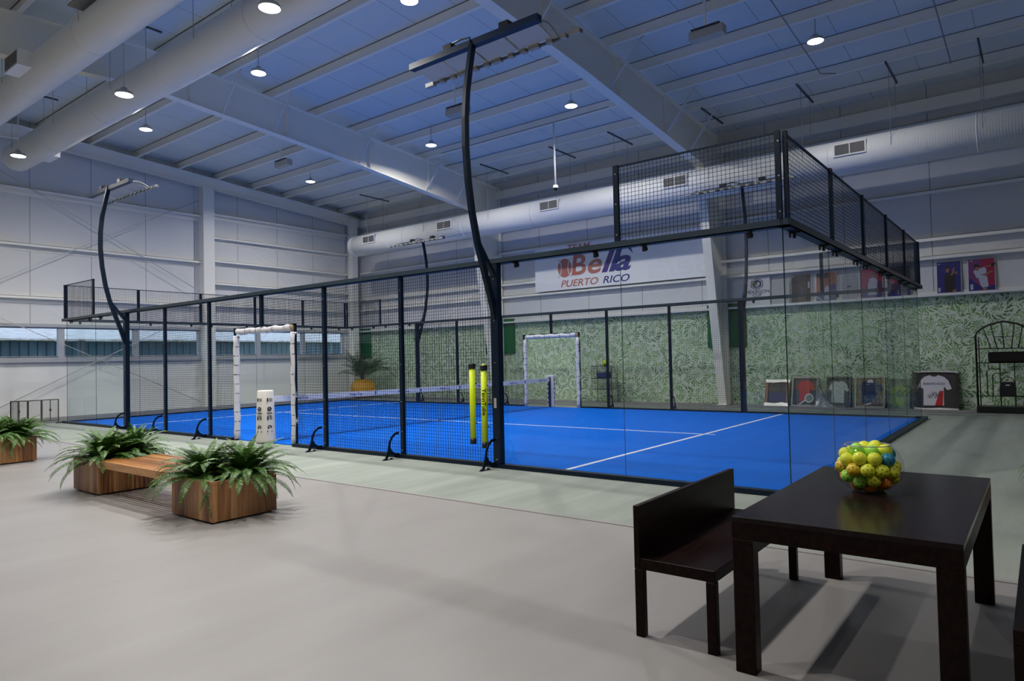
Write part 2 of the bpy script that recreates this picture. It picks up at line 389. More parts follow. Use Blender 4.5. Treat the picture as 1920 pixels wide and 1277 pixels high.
for Y, nm in ((14.5, 'left'), (5.6, 'middle')):
    for x in (1.68, 3.16, 6.12, 9.08, 10.56):
        for sgn in ((-1,) if Y == 14.5 else (-1,)):
            struct(MB().tube([(x, Y-.1, ZB(x)+.02), (x, Y-1.0, zt(x)+.03)], .022, 6).build('flange_brace', white), 'thin diagonal brace from the %s roof frame to a purlin' % nm, 'brace', 'roof frame braces ' + nm)
# gable rafter, corner column, gable column
mb = MB()
for a, b in ((RID, XW), (XN, RID)):
    mb.poly([(a, YL-.28, zt(a)-.42), (b, YL-.28, zt(b)-.42), (b, YL-.28, zt(b)-.02), (a, YL-.28, zt(a)-.02)], (0, .012, 0))
    mb.poly([(a, YL-.38, zt(a)-.43), (b, YL-.38, zt(b)-.43), (b, YL-.38, zt(b)-.415), (a, YL-.38, zt(a)-.415)], (0, .22, 0))
    mb.poly([(a, YL-.38, zt(a)-.03), (b, YL-.38, zt(b)-.03), (b, YL-.38, zt(b)-.01), (a, YL-.38, zt(a)-.01)], (0, .22, 0))
struct(mb.build('gable_rafter', offw), 'white sloping beam along the top of left wall', 'roof beam')
struct(MB().box((12.45, YL-.45, 0), (12.75, YL-.1, zt(12.6)-.1)).build('corner_column', offw), 'white steel column in the far left corner', 'column')
struct(MB().box((5.5, YL-.36, 0), (5.93, YL-.0, zt(5.7)-.4)).build('gable_column', offw), 'broad white column in the middle of left wall', 'column')
struct(MB().box((XW-.2, YR, 7.78), (XW, YL, 8.1)).build('eave_beam', offw), 'white eave beam along the top of far wall', 'roof beam')
def girt(a, b, z, ax):
    mb = MB(); L = .2
    if ax == 'L':
        mb.box((a, YL-L, z), (b, YL, z+.012)).box((a, YL-L, z-.07), (b, YL-L+.012, z+.012)).box((a, YL-.02, z-.2), (b, YL, z))
    else:
        mb.box((XW-L, a, z), (XW, b, z+.012)).box((XW-L, a, z-.08), (XW-L+.012, b, z+.012))
    return mb
for z in (7.25, 5.5, 3.85): struct(girt(XN, 5.5, z, 'L').build('girt', offw), 'white horizontal wall rail left of the middle column, %s' % {7.25: 'topmost', 5.5: 'middle one', 3.85: 'lowest'}[z], 'wall rail')
for z, w in ((7.4, 'topmost'), (6.5, 'second from top'), (5.6, 'third from top'), (4.73, 'fourth from top'), (3.9, 'lowest')):
    struct(girt(5.93, 12.45, z, 'L').build('girt', offw), 'white horizontal wall rail right of the middle column, ' + w, 'wall rail')
for z, w in ((7.5, 'topmost'), (6.6, 'second from top'), (5.68, 'third from top'), (4.45, 'fourth from top'), (3.97, 'lowest')):
    struct(girt(YR, YL-.3, z, 'F').build('girt', offw), 'white horizontal rail on far wall above the posters, ' + w, 'wall rail')
# window band
MX = [-10.8, -8.47, -6.13, -3.8, -1.47, .86, 3.18, 5.5, 7.92, 10.05, 12.2]
struct(MB().box((XN, YL-.12, 1.78), (12.45, YL+.16, 1.93)).build('trim_3', greyw), 'grey white sill under the long window band', 'trim')
struct(MB().box((XN, YL-.12, 2.9), (12.45, YL+.16, 3.0)).build('trim_4', greyw), 'grey white head rail above the long window band', 'trim')
struct(MB().box((12.2, YL-.02, 1.95), (XW+.1, YL+.12, 2.93)).box((XN, YL, 1.95), (-10.8, YL+.12, 2.93)).build('wall_left_pier', block), 'white pier at the right end of window band', 'wall')
for i in range(len(MX)-1):
    a, b = MX[i], MX[i+1]; mb = MB(); w = .09
    mb.box((a, YL-.06, 1.93), (a+w, YL+.08, 2.9)).box((b-w, YL-.06, 1.93), (b, YL+.08, 2.9)).box((a+w, YL, 1.93), (b-w, YL+.06, 1.97)).box((a+w, YL, 2.86), (b-w, YL+.06, 2.9))
    wf = struct(mb.build('window_%d' % (i+1), greyw), 'window pane bay number %d of the band in left wall' % (i+1), 'window')
    MB().box((a+w, YL+.03, 1.97), (b-w, YL+.036, 2.86)).build('window_glass', pane, wf)
# outside: shed and greenery
teal = mat('teal_sheeting', (.075, .17, .20), .6); t = NT(teal); o = t.obj(); s = t.sep(o)
fr = t.math('FRACT', t.math('MULTIPLY', s[0], 3.2)); f = t.noise(t.mapping(o, (2, 1, .4)), 1.4, 4)
c = t.ramp(f, [(.35, (.09, .14, .16)), (.62, (.13, .19, .21)), (.8, (.30, .33, .35))]); t.base(t.mix(t.math('LESS_THAN', fr, .16), c, (.02, .05, .06)))
roofm = mat('rusty_roof_sheets', (.5, .48, .45), .7); t = NT(roofm); o = t.obj()
f = t.noise(t.mapping(o, (1.2, 3, 1)), 2.5, 6, .7); t.base(t.ramp(f, [(.3, (.26, .17, .13)), (.45, (.60, .50, .45)), (.6, (.80, .74, .70))]))
sh = thing('shed', 'teal sheet metal shed with pale rusty roof outside the windows', 'building', (8, 31, 0))
MB().box((-14, 30, 0), (30, 36, 2.7)).build('shed_wall', teal, sh)
MB().poly([(-14.5, 29.6, 2.72), (-14.5, 36, 3.55), (-14.5, 36, 3.62), (-14.5, 29.6, 2.79)], (45, 0, 0)).build('shed_roof', roofm, sh)
struct(MB().box((-40, YL+.2, -.06), (50, 70, -.01)).build('outside_ground', mat('outside_gravel', (.3, .29, .27), .9)), 'gravel ground outside the windows', 'ground')
hedge = mat('hedge_green', (.12, .2, .06), .8); t = NT(hedge); o = t.obj(); t.base(t.ramp(t.noise(o, 3, 5), [(.35, (.05, .10, .02)), (.65, (.25, .34, .12))]))
mb = MB()
for i in range(90):
    x = 4+i*.42+random.uniform(-.2, .2); h = random.uniform(3.9, 4.6); r = random.uniform(.7, 1.1)
    mb.lathe([(.01, h-r*1.1), (r*.7, h-r*.9), (r, h-r*.4), (r*.85, h), (r*.45, h+r*.4), (.01, h+r*.55)], (x, 40+random.uniform(-.5, .5), -.2), 7, 0, False)
mb.box((3, 39.6, 0), (42, 40.4, 3.4))
tag(mb.build('hedge', hedge), 'green hedge tops showing above the shed roof', 'hedge')

# ================================================================= BRACING RODS, CONDUITS
rodm = mat('bracing_rod', (.6, .6, .6), .4, .3)
def rod(p, q, label, cat='bracing rod', r=.012, m=rodm, name='bracing_rod', group=None): return tag(MB().tube([p, q], r, 6).build(name, m), label, cat, group)
yb = YL-.24
rod((-3.7, yb, 4.5), (5.4, yb, .2), 'long bracing rod falling to the right across window band')
rod((-1.68, yb+.03, .0), (5.4, yb+.03, 3.57), 'long bracing rod rising to the right across window band')
rod((-2.6, yb, 8.6), (5.4, yb, 4.35), 'upper bracing rod falling to the right behind the far lamp pole')
rod((-5, yb+.03, 2.0), (5.4, yb+.03, 7.8), 'upper bracing rod rising to the right behind the far lamp pole')
rod((12.9, 22.99, 4.75), (12.9, 14.75, .2), 'bracing rod falling to the right over leaf wallpaper near the corner')
rod((12.93, 22.99, .05), (12.93, 14.75, 4.6), 'bracing rod rising to the right over leaf wallpaper near the corner')

# ================================================================= DUCTS
def duct(label, X, Z, r, y0, y1, loc, diffs, side, hang, capend):
    d = thing('air_duct', label, 'duct', loc)
    n = 40; prof = [(r*math.cos(2*math.pi*i/n), r*math.sin(2*math.pi*i/n)) for i in range(n)]
    MB().sweep([(X, y0, Z), (X, y1, Z)], prof).build('duct_pipe', ductm, d)
    if capend:
        mb = MB(); a = .18
        mb.sweep([(X, y1, Z), (X, y1+.08, Z), (X, y1+.15, Z), (X, y1+.19, Z)], prof, scl=[1, .97, .85, .6]); mb.build('end_cap', ductm, d)
    y = y0+1.5
    while y < y1:
        MB().sweep([(X, y, Z), (X, y+.03, Z)], [(a*1.012, b*1.012) for a, b in prof]).build('joint_band', ductm, d); y += 3.1
    for y, dz in diffs:
        g = MB()
        xo = X+side*(r*(.93 if r > .36 else 1.45)); h = .16; w = .37
        g.box((X+side*r*.6, y-w, Z+dz-h), (xo+side*.06, y+w, Z+dz+h)); fr = g.build('diffuser', white, d)
        g = MB(); xf = xo+side*.061
        for a, b in ((y-w+.035, y-.012), (y+.012, y+w-.035)):
            g.box((xf, a, Z+dz-h+.035), (xf+side*.004, b, Z+dz+h-.035), 0)
            for q in range(9): zz = Z+dz-h+.05+q*(2*h-.1)/8; g.box((xf+side*.002, a, zz), (xf+side*.01, b, zz+.008), 1)
        g.build('grille', [darkgrille, mat('louvre', (.22, .22, .23), .5)], fr)
    for y in hang:
        for sx in (-1, 1):
            MB().tube([(X+sx*r, y, Z), (X+sx*r, y, zt(X)+.05)], .006, 5).build('hanger_rod', mat('hanger_wire', (.4, .4, .4), .4, .5), d)
        MB().bar((X-r-.35, y, zt(X)-.03), (X+r+.35, y, zt(X)-.04), .04, .04).build('hanger_channel', mat('dark_channel', (.06, .07, .09), .5), d)
    return d
duct('fat white duct hanging along the far wall', 11.1, 6.445, .435, YR, 20.6, (11.1, 20, 6.4), [(1.4, .10), (6.0, .10), (10.4, .10), (15.1, .10), (19.3, .10)], -1, (-1.3, .5, 2.5, 5.0, 7.95, 10.1, 13.0, 16.2, 19.4), True)
duct('white duct ending by the left wall, lower one of the overhead pair', -1.15, 7.45, .37, YR, 20.1, (-1.15, 20, 7.45), [(18.6, -.12)], 1, (3.3, 6.6, 9.7, 13.2, 16.4, 19.3), True)
duct('white duct at the top left corner, upper one of overhead pair', -2.6, 7.6, .35, YR, YL, (-2.6, 13, 7.6), [(13.6, .02)], -1, (8.2, 10.9, 14.9, 18.5), False)
b = thing('air_handler', 'white boxy air unit above the top left duct', 'air unit', (-2.9, 9, 7.9))
MB().box((-3.0, 6.2, 7.98), (-2.38, 11.16, 8.55)).build('cabinet', white, b)
MB().box((-3.02, 6.18, 7.955), (-2.36, 11.18, 7.98)).build('base_pan', mat('unit_grey', (.25, .25, .25), .5), b)
MB().box((-2.75, 11.18, 7.86), (-2.36, 11.8, 8.05)).build('duct_collar', white, b)

# ================================================================= LAMPS
vis = ['round high bay light in front of the duct end, at far left edge', 'round high bay light below lower left duct, left of the roof frame', 'round high bay light at the top beside the duct, biggest one',
       'round high bay light above the far lamp pole, between two ducts and gable', 'round high bay light between two purlins above left roof frame', 'round high bay light cut by the top edge of the picture',
       'smallest round high bay light nearest the corner', 'round high bay light just left of the tall lamp pole', 'round high bay light between lamp pole and middle roof frame', 'round high bay light alone at the upper right',]
lamp0 = None
for i, (x, y, z, e) in enumerate(LAMPS):
    lab = vis[i] if i < len(vis) else 'added round high bay light outside the view'
    if lamp0 is None:
        r = thing('high_bay_light', lab, 'ceiling light', (x, y, z))
        MB().lathe([(.001, .13), (.06, .13), (.07, .07), (.15, .05), (.172, .01), (.172, -.012), (.15, -.012)], (x, y, z), 28).build('lamp_housing', lampbody, r)
        MB().lathe([(.001, -.02), (.15, -.018), (.168, -.008)], (x, y, z), 28).build('lens', lampon, r)
        lamp0 = r; lens0 = r
    else: r = dup(lamp0, (x, y, z), lab, None if i < len(vis) else 'added high bay lights outside the view')
    L = zt(x)-z
    MB().tube([(x, y, z+.13), (x, y, z+L+.262)], .011, 6).build('stem', white, r)
    ld = bpy.data.lights.new('high_bay_lamp', 'AREA'); ld.shape = 'DISK'; ld.size = .2; ld.energy = LAMP_W*e; ld.color = (1, .97, .93)
    lo = bpy.data.objects.new('high_bay_lamp', ld); COL.objects.link(lo); lo.parent = r; lo.location = (0, 0, -.03)
    ld.spread = math.radians(162)

# ceiling boxes, camera, conduits
def cbox(x, y, z, label):
    r = thing('ceiling_speaker', label, 'speaker', (x, y, z))
    MB().cbox((x-.11, y-.36, z-.17), (x+.11, y+.36, z+.02), .01).build('speaker_body', beige, r)
    MB().box((x-.14, y-.3, z+.02), (x+.1, y+.3, z+.045)).build('mounting_bracket', darkgrille, r)
    MB().box((x-.14, y-.02, z+.045), (x-.10, y+.02, zt(x)+.02)).build('hanger', offw, r)
cbox(5.75, 3.0, 8.18, 'beige oblong box under the ceiling right of middle frame')
cbox(5.6, 9.75, 8.18, 'beige oblong box under the ceiling behind the tall lamp pole')
cbox(5.6, 17.6, 8.3, 'beige oblong box under the ceiling nearest the left wall')
r = thing('security_camera', 'white security camera on a long ceiling stalk above the duct', 'camera', (9, 9, 7.6))
MB().tube([(9, 9.02, zt(9)+.02), (9, 9, 6.66)], .03, 8).build('stalk', white, r)
MB().lathe([(.001, .1), (.06, .09), (.085, .03), (.085, 0)], (9, 9, 6.56), 16).build('housing', white, r)
MB().lathe([(.07, 0), (.066, -.03), (.045, -.065), (.001, -.08)], (9, 9, 6.56), 16).build('dome', black, r)
def conduit(pts, label): tag(MB().tube(pts, .012, 6).build('conduit', mat('conduit_grey', (.25, .26, .28), .5)), label, 'conduit')
zz = lambda x: zt(x)-.02
conduit([(x, 1.9, zz(x)) for x in (-.3, 4, 8, 10.2)] + [(10.4, 1.6, zz(10.4))], 'thin conduit crossing purlins just right of the ceiling box')
conduit([(x, -.7, zz(x)) for x in (2, 6, 9, 11.4)], 'thin conduit crossing purlins at the far upper right')
conduit([(x, 6.6, zz(x)) for x in (0, 4, 8, 10.8)], 'thin conduit crossing purlins just left of middle roof frame')
conduit([(x, 16.1, zz(x)) for x in (-.2, 4, 8, 11)], 'thin conduit crossing purlins behind left roof frame')
conduit([(8.9, 7.1, zz(8.9)), (8.9, 13.5, zz(8.9))], 'thin conduit running along a purlin above the duct')
conduit([(4.6, .3, zz(4.6)), (4.6, -.6, zz(4.6)), (7.6, -.45, zz(7.6))], 'bent thin conduit beside the light at upper right')

# ================================================================= COURT
HB, HT, HM = 2.92, 3.0, 3.97
mb = MB(); mb.box((.02, .02, -.0), (9.98, 19.98, .022))
for a, b in (((.02, 2.98), (9.98, 3.05)), ((.02, 16.93), (9.98, 17.0)), ((4.97, 2.8), (5.03, 17.2))):
    mb.box((a[0], a[1], .0222), (b[0], b[1], .0235), 1)
tag(mb.build('court_turf', [turf, lines]), 'bright blue artificial turf of the court with white lines', 'court surface')

def wires(mb, ax, c, a0, a1, z0, z1, s=.05, w=.0042):
    n = max(1, round((a1-a0)/s)); k = max(1, round((z1-z0)/s))
    for i in range(n+1):
        a = a0+(a1-a0)*i/n
        mb.box(*(((c-w/2, a-w/2, z0), (c+w/2, a+w/2, z1)) if ax == 'y' else ((a-w/2, c-w/2, z0), (a+w/2, c+w/2, z1))))
    for i in range(k+1):
        z = z0+(z1-z0)*i/k
        mb.box(*(((c-w*1.4, a0, z-w/2), (c-w*.4, a1, z+w/2)) if ax == 'y' else ((a0, c-w*1.4, z-w/2), (a1, c-w*.4, z+w/2))))
def P(ax, c, a, z): return (c, a, z) if ax == 'y' else (a, c, z)
def side(label, ax, c, out, plen):
    """one side of the enclosure; ax = axis it runs along, out = outward sign"""
    r = thing('court_fence', label, 'court fence', P(ax, c, plen/2, 0))
    def bx(nm, a0, a1, z0, z1, t0, t1, m, par=r, mi=None):   # a along, t across (outward positive)
        return MB().box(P(ax, c+out*t0, a0, z0), P(ax, c+out*t1, a1, z1)).build(nm, m, par)
    bx('top_rail', -.1, plen+.1, HB, HB+.012, -.03, .1, navy); 
    MB().box(P(ax, c+out*.0, -.1, HB+.012), P(ax, c+out*.035, plen+.1, HT)).box(P(ax, c+out*.085, -.1, HB), P(ax, c+out*.1, plen+.1, HT)).build('rail_lip', mat('rail_grey_blue', (.03, .045, .06), .25), r)
    if ax == 'y': 
        bx('base_rail', -.1, 8.94, .0, .062, 0, .11, navy); bx('base_rail', 11.06, 20.1, .0, .062, 0, .11, navy)
    else: bx('base_rail', -.1, plen+.1, .0, .062, 0, .11, navy)
    def glassp(a0, a1):
        g = bx('glass_panel', a0+.003, a1-.003, .05, HB, -.006, .006, glass)
        for a in (a0+.002, a1-.002):
            MB().box(P(ax, c-.006, a-.0015, .05), P(ax, c+.006, a+.0015, HB)).build('pane_edge', edge if a < .1 or a > plen-.1 else edge2, g)
        for a in (a0+.35, a1-.35):
            mb = MB().box(P(ax, c-out*.03, a-.012, HB-.02), P(ax, c+out*.09, a+.012, HB))
            mb.box(P(ax, c+out*.012, a-.02, HB-.075), P(ax, c+out*.04, a+.02, HB-.02)).box(P(ax, c-out*.03, a-.02, HB-.06), P(ax, c-out*.012, a+.02, HB-.02))
            mb.build('glass_clamp', black, r)
    def upper(a0, a1, posts):
        mb = MB(); wires(mb, ax, c+out*.03, a0, a1, HT, HM-.01); mb.build('mesh_panel', mesh_m, r)
        bx('mesh_top_bar', a0, a1, HM-.02, HM, .02, .045, navy)
        for a in posts:
            w = .035 if ax == 'y' else .04
            p = bx('upper_post', max(a-w, -.02), min(a+w, plen+.02), HT, HM, .035, .075, navy)
            MB().box(P(ax, c+out*.075, a-.008, HT+.08), P(ax, c+out*.079, a+.008, HT+.095)).box(P(ax, c+out*.075, a-.008, HM-.12), P(ax, c+out*.079, a+.008, HM-.105)).box(P(ax, c+out*.075, a-.008, HM-.5), P(ax, c+out*.079, a+.008, HM-.485)).build('bolts', chrome, p)
    if ax == 'x':
        for i in range(5): glassp(i*2, i*2+2)
        upper(0, plen, [0, 2, 4, 6, 8, 10])
        return r
    for a in (0, 2, 16, 18): glassp(a, a+2)
    upper(0, 2, [0, 2]); upper(18, 20, [18, 20])
    def meshp(a0, a1, z0):
        mb = MB(); wires(mb, ax, c+out*.0, a0, a1, z0, HB); mb.build('mesh_panel', mesh_m, r)
    for a0, a1 in ((4, 6), (6, 8), (8, 9), (11, 12), (12, 14), (14, 16)): meshp(a0, a1, .06)
    meshp(9, 11, 2.3)
    for a in (4, 6, 8, 12, 14, 16):
        w = .065 if a in (4, 16) else .035; d = .1 if a in (4, 16) else .06
        p = bx('fence_post', a-w, a+w, .06, HB, .01, .01+d, navy)
        mb = MB()
        for z in (.12, .42, .9, 1.5, 2.1, 2.7): mb.box(P(ax, c+out*(.01+d), a-.008, z), P(ax, c+out*(.014+d), a+.008, z+.014))
        mb.build('bolts', chrome, p)
        # crescent foot bracket
        pts = []
        for k in range(13):
            th = math.radians(90+k*9.5); pts.append((.07+.30*abs(math.cos(th)), .16+.28*math.sin(th)))
        outer = [(.11, .43), (.2, .42), (.27, .37), (.32, .29), (.34, .21), (.35, .16), (.42, .0), (.37, .0), (.33, .07), (.27, .07), (.2, .02), (.11, .02), (.11, .09), (.19, .09), (.26, .13), (.30, .2), (.285, .28), (.24, .345), (.18, .385), (.11, .39)]
        f = MB().poly([P(ax, c+out*(u+.0), a+.02, v) for u, v in outer], P(ax, 0, .014, 0)).build('foot_bracket', navy, r)
        MB().box(P(ax, c+out*.24, a, 0), P(ax, c+out*.46, a+.05, .01)).box(P(ax, c+out*.41, a+.005, .01), P(ax, c+out*.44, a+.035, .03)).box(P(ax, c+out*.27, a+.005, .01), P(ax, c+out*.30, a+.035, .03)).build('foot_plate', navy, f)
    bx('fence_post', 9.965, 10.035, 2.3, HB, .01, .07, navy)
    return r
SN = side('navy court fence side nearest the camera, mesh and glass', 'y', 0, -1, 20)
MB().box((-.112, 3.985, .86), (-.116, 4.03, 1.0)).build('post_plate', alu, SN)
side('navy court fence side along the leaf wallpaper', 'y', 10, 1, 20)
side('glass end of the court at right with high mesh', 'x', 0, -1, 10)
side('glass end of the court near the left wall', 'x', 20, 1, 10)

# padded doorways
def doorway(label, X, out):
    r = thing('padded_doorway', label, 'doorway', (X, 10, 0))
    xo = X
    for y, ty in ((9.0, 0), (11.0, 0)):
        n = 14; pts = [(xo, y+.012*math.sin(k*1.7), .03+k*(2.13/n)) for k in range(n+1)]
        MB().tube(pts, .062, 12, scl=[1+.06*math.sin(k*2.3) for k in range(n+1)]).build('post_padding', foam, r)
    n = 14; pts = [(xo, 9.04+k*(1.9/n), 2.24+.010*math.sin(k*1.9)) for k in range(n+1)]
    MB().tube(pts, .066, 12, scl=[1+.07*math.sin(k*2.1) for k in range(n+1)]).build('lintel_padding', foamh, r)
    MB().box((xo-.02, 8.93, .0), (xo+.02, 8.97, 2.3)).box((xo-.02, 11.03, .0), (xo+.02, 11.07, 2.3)).box((xo-.02, 8.93, 2.28), (xo+.02, 11.07, 2.32)).build('steel_frame', navy, r)
    MB().tube([(xo, 8.975, 2.25), (xo, 9.035, 2.25)], .05, 12).build('foam_core', mat('foam_core', (.45, .30, .14), .8), r)
doorway('white padded doorway frame in the near fence side', 0, -1)
doorway('white padded doorway frame in the far fence side', 10, 1)

# net
r = thing('court_net', 'dark net with printed white top band across the court', 'net', (5, 10, 0))
mb = MB(); n = 232; x0, x1 = .16, 9.86
def sag(x): return .915-.03*math.sin(math.pi*(x-x0)/(x1-x0)) + .02*(x-x0)/(x1-x0)
for i in range(n+1):
    x = x0+(x1-x0)*i/n; mb.box((x-.0016, 9.9984, .03), (x+.0016, 10.0016, sag(x)))
for k in range(21):
    for i in range(12):
        xa, xb = x0+(x1-x0)*i/12, x0+(x1-x0)*(i+1)/12; mb.bar((xa, 10, .03+k*.042), (xb, 10, .03+k*.042), .0032)
mb.build('net_mesh', netm, r)
mb = MB()
for i in range(24):
    xa, xb = x0+(x1-x0)*i/24, x0+(x1-x0)*(i+1)/24; mb.poly([(xa, 9.985, sag(xa)-.115), (xb, 9.985, sag(xb)-.115), (xb, 9.985, sag(xb)), (xa, 9.985, sag(xa))], (0, .03, 0))
bd = mb.build('net_band', band, r)
for i in range(13):
    x = x0+.5+i*.72
    if i % 2: MB().box((x, 9.981, sag(x)-.095), (x+.035, 9.984, sag(x)-.02)).build('band_mark', inkblue, bd)
    else: text('Padel Cup', .085, inkblue, bd, (x, 9.983, sag(x)-.085), (1, 0, 0), (0, 0, 1), name='band_mark', extrude=.0005)
MB().bar((x0, 10, .03), (x1, 10, .03), .012).build('bottom_cord', netm, r)
prof = [(.001, 1.02), (.14, 1.02), (.155, 1.0), (.175, .5), (.19, .04), (.19, 0), (.001, 0)]
pp = MB().lathe([(a, z) for a, z in prof[::-1]], (0.02, 10, .022), 28).build('post_padding', foamp, r)
def logos(par, cx, cy, R, angs, zs):
    for zc in zs:
        for a in angs:
            a = math.radians(a); nx, ny = math.cos(a), math.sin(a); T = (-ny, nx, 0)
            rr = R + .012*(1-zc)
            o = Vector((cx+nx*(rr+.004), cy+ny*(rr+.004), zc)); Tv = Vector(T)
            mb = MB(); m = 16
            ring = [o+Tv*.045*math.cos(2*math.pi*q/m)+Vector((0, 0, .045*math.sin(2*math.pi*q/m))) for q in range(m)]
            ring2 = [o+Tv*.027*math.cos(2*math.pi*q/m)+Vector((0, 0, .027*math.sin(2*math.pi*q/m))) for q in range(m)]
            mb.add(ring+ring2, [(q, (q+1) % m, m+(q+1) % m, m+q) for q in range(m)]); mb.bar(o-Tv*.03-Vector((0, 0, .02)), o+Tv*.03+Vector((0, 0, .02)), .006, .018)
            mb.build('round_mark', black, par)
            text('Padel\nCup', .05, black, par, tuple(o+Vector((0, 0, -.095))), T, (0, 0, 1), name='lettering', align='CENTER', bold=.001)
            mb = MB(); 
            o2 = o+Vector((0, 0, .18))
            mb.add([o2-Tv*.05+Vector((0, 0, -.035)), o2-Tv*.02+Vector((0, 0, -.035)), o2-Tv*.02+Vector((0, 0, .035)), o2-Tv*.05+Vector((0, 0, .035))], [(0, 1, 2, 3)])
            for q in range(3):
                u = .0+q*.02; mb.add([o2+Tv*u+Vector((0, 0, -.03)), o2+Tv*(u+.012)+Vector((0, 0, -.03)), o2+Tv*(u+.012)+Vector((0, 0, .03)), o2+Tv*u+Vector((0, 0, .03))], [(0, 1, 2, 3)])
            mb.build('striped_mark', black, par)
logos(pp, .02, 10, .168, (198, 262), (.68, .32))
MB().box((9.86, 9.965, .022), (9.90, 10.035, .96)).build('post', navy, r)
fp = MB().cbox((9.90, 9.87, .022), (10.01, 10.13, 1.02), .015).build('post_padding', paper, r)
mb = MB()
for k in range(6): mb.box((9.897, 10.05, .15+k*.14), (9.8995, 10.10, .2+k*.14)); mb.box((9.93, 9.868, .15+k*.14), (9.975, 9.8695, .2+k*.14))
mb.build('pad_marks', inkblue, fp)

# court lamps
def court_lamp(label, X, Y, out):
    r = thing('court_lamp', label, 'court lamp', (X+out*.08, Y, 0))
    O = lambda u: X+out*u
    path = [(.06, 2.1), (.19, 2.5), (.33, 2.88), (.44, 3.2), (.54, 3.6), (.61, 4.05), (.645, 4.5), (.64, 4.9), (.60, 5.3), (.53, 5.65), (.46, 5.98)]
    MB().sweep([(O(u), Y+.0, z) for u, z in path], [(-.045, -.03), (.045, -.03), (.045, .03), (-.045, .03)], smooth=False, upv=(0, 1, 0)).build('curved_mast', navy, r)
    MB().bar((O(.1), Y, 2.76), (O(.45), Y, 3.22), .05, .07, upv=(0, 1, 0)).build('strut', navy, r)
    zc = 6.03; ya, yb_ = Y-1.12, Y+1.28
    MB().bar((O(.40), ya, zc), (O(.40), yb_, zc), .11, .09).build('crossbar', navy2, r)
    f = MB()
    for a, b in ((ya+.08, ya+.62), (ya+.66, ya+1.2), (ya+1.24, ya+1.78), (ya+1.82, yb_-.05)):
        f.poly([(O(.34), a, zc-.03), (O(-.0), a, zc-.10), (O(-.0), a, zc-.075), (O(.34), a, zc-.005)], (0, b-a, 0))
    f.build('lamp_panel', lampglass, r)
    MB().bar((O(-.04), ya-.38, zc-.13), (O(-.04), yb_+.08, zc-.11), .035, .03).build('cable_tray', mat('old_tray', (.10, .09, .08), .5), r)
    for i in range(13):
        y = ya-.36+i*.225; MB().box((O(-.075), y, zc-.15), (O(-.0), y+(.09 if i % 3 else .17), zc-.09)).build('tray_clip', alu, r)
    for y in (ya+.02, ya+.64, ya+1.22, yb_-.25):
        MB().sweep([(O(.36), y, zc-.02), (O(.22), y, zc-.0), (O(.08), y, zc-.04), (O(-.04), y, zc-.11)], [(-.03, -.012), (.03, -.012), (.03, .012), (-.03, .012)], smooth=False).build('lamp_arm', alu, r)
    for y in (Y-.55, Y+.5): MB().box((O(.33), y-.08, zc+.05), (O(.45), y+.08, zc+.12)).build('mount_box', blackm, r)
    MB().tube([(O(.42), Y+.5, zc+.10), (O(.42), Y+.25, zc+.12), (O(.45), Y+.05, zc+.08), (O(.5), Y, zc-.2)], .012, 6).build('cable', black, r)
court_lamp('tall curved lamp pole on near fence side beside yellow tubes', 0, 4, -1)
court_lamp('curved lamp pole at the far left end of the near fence side', 0, 16, -1)
court_lamp('curved lamp pole of far fence side below the duct end', 10, 16, 1)
court_lamp('curved lamp pole of far fence side seen through the high mesh', 10, 4, 1)

# ball tubes
def btube(y, z0, z1, label, ball):
    x = -.085; r = thing('ball_tube', label, 'ball tube', (x, y, z0))
    MB().lathe([(.001, .04), (.044, .04), (.044, z1-z0-.05), (.001, z1-z0-.05)], (x, y, z0), 24).build('tube_body', tubeY, r)
    MB().lathe([(.001, 0), (.047, 0), (.047, .085), (.044, .085)], (x, y, z0), 24).build('bottom_cap', black, r)
    MB().lathe([(.044, -.08), (.053, -.078), (.056, -.02), (.053, 0), (.03, 0), (.03, -.03), (.001, -.03)], (x, y, z1), 24).build('top_cap', black, r)
    MB().bar((x+.04, y, z1-.3), (-.0, y, z1-.3), .02).bar((x+.04, y, z0+.3), (-.0, y, z0+.3), .02).build('hook', black, r)
    if ball:
        tag(sphere_mb(.033, (x, y, z1-.012)).build('tennis_ball', mat('ball_felt', (.72, .85, .05), .8), loc=(x, y, z1)), 'yellow tennis ball topping the right hanging tube', 'ball')
        a = Vector((-.87, -.49, 0)).normalized(); T = Vector((-a.y, a.x, 0))
        o = Vector((x, y, 0))+a*.0455
        text('TennTube', .075, black, r, tuple(o+Vector((0, 0, z1-.34))-T*.022), (0, 0, -1), (T.x, T.y, 0), name='lettering', extrude=.001, bold=.0015, sx=1.25)
        MB().add([o+T*.02+Vector((0, 0, z1-.12)), o+T*.035+Vector((0, 0, z1-.12)), o+T*.035+Vector((0, 0, z1-.09)), o+T*.02+Vector((0, 0, z1-.09))], [(0, 1, 2, 3)]).build('sticker', paper, r)
def sphere_mb(r, c=(0, 0, 0), nu=20, nv=12, mb=None, mi=0, sz=1):
    mb = mb or MB(); return mb.lathe([(max(r*math.sin(math.pi*k/nv), 1e-4), -r*sz*math.cos(math.pi*k/nv)) for k in range(nv+1)], c, nu, mi)
btube(4.46, .32, 1.50, 'yellow hanging ball tube without lettering, the left one', False)
btube(4.235, .275, 1.475, 'yellow hanging ball tube with black lettering, the right one', True)

# ================================================================= FAR WALL THINGS
xf = XW-.03
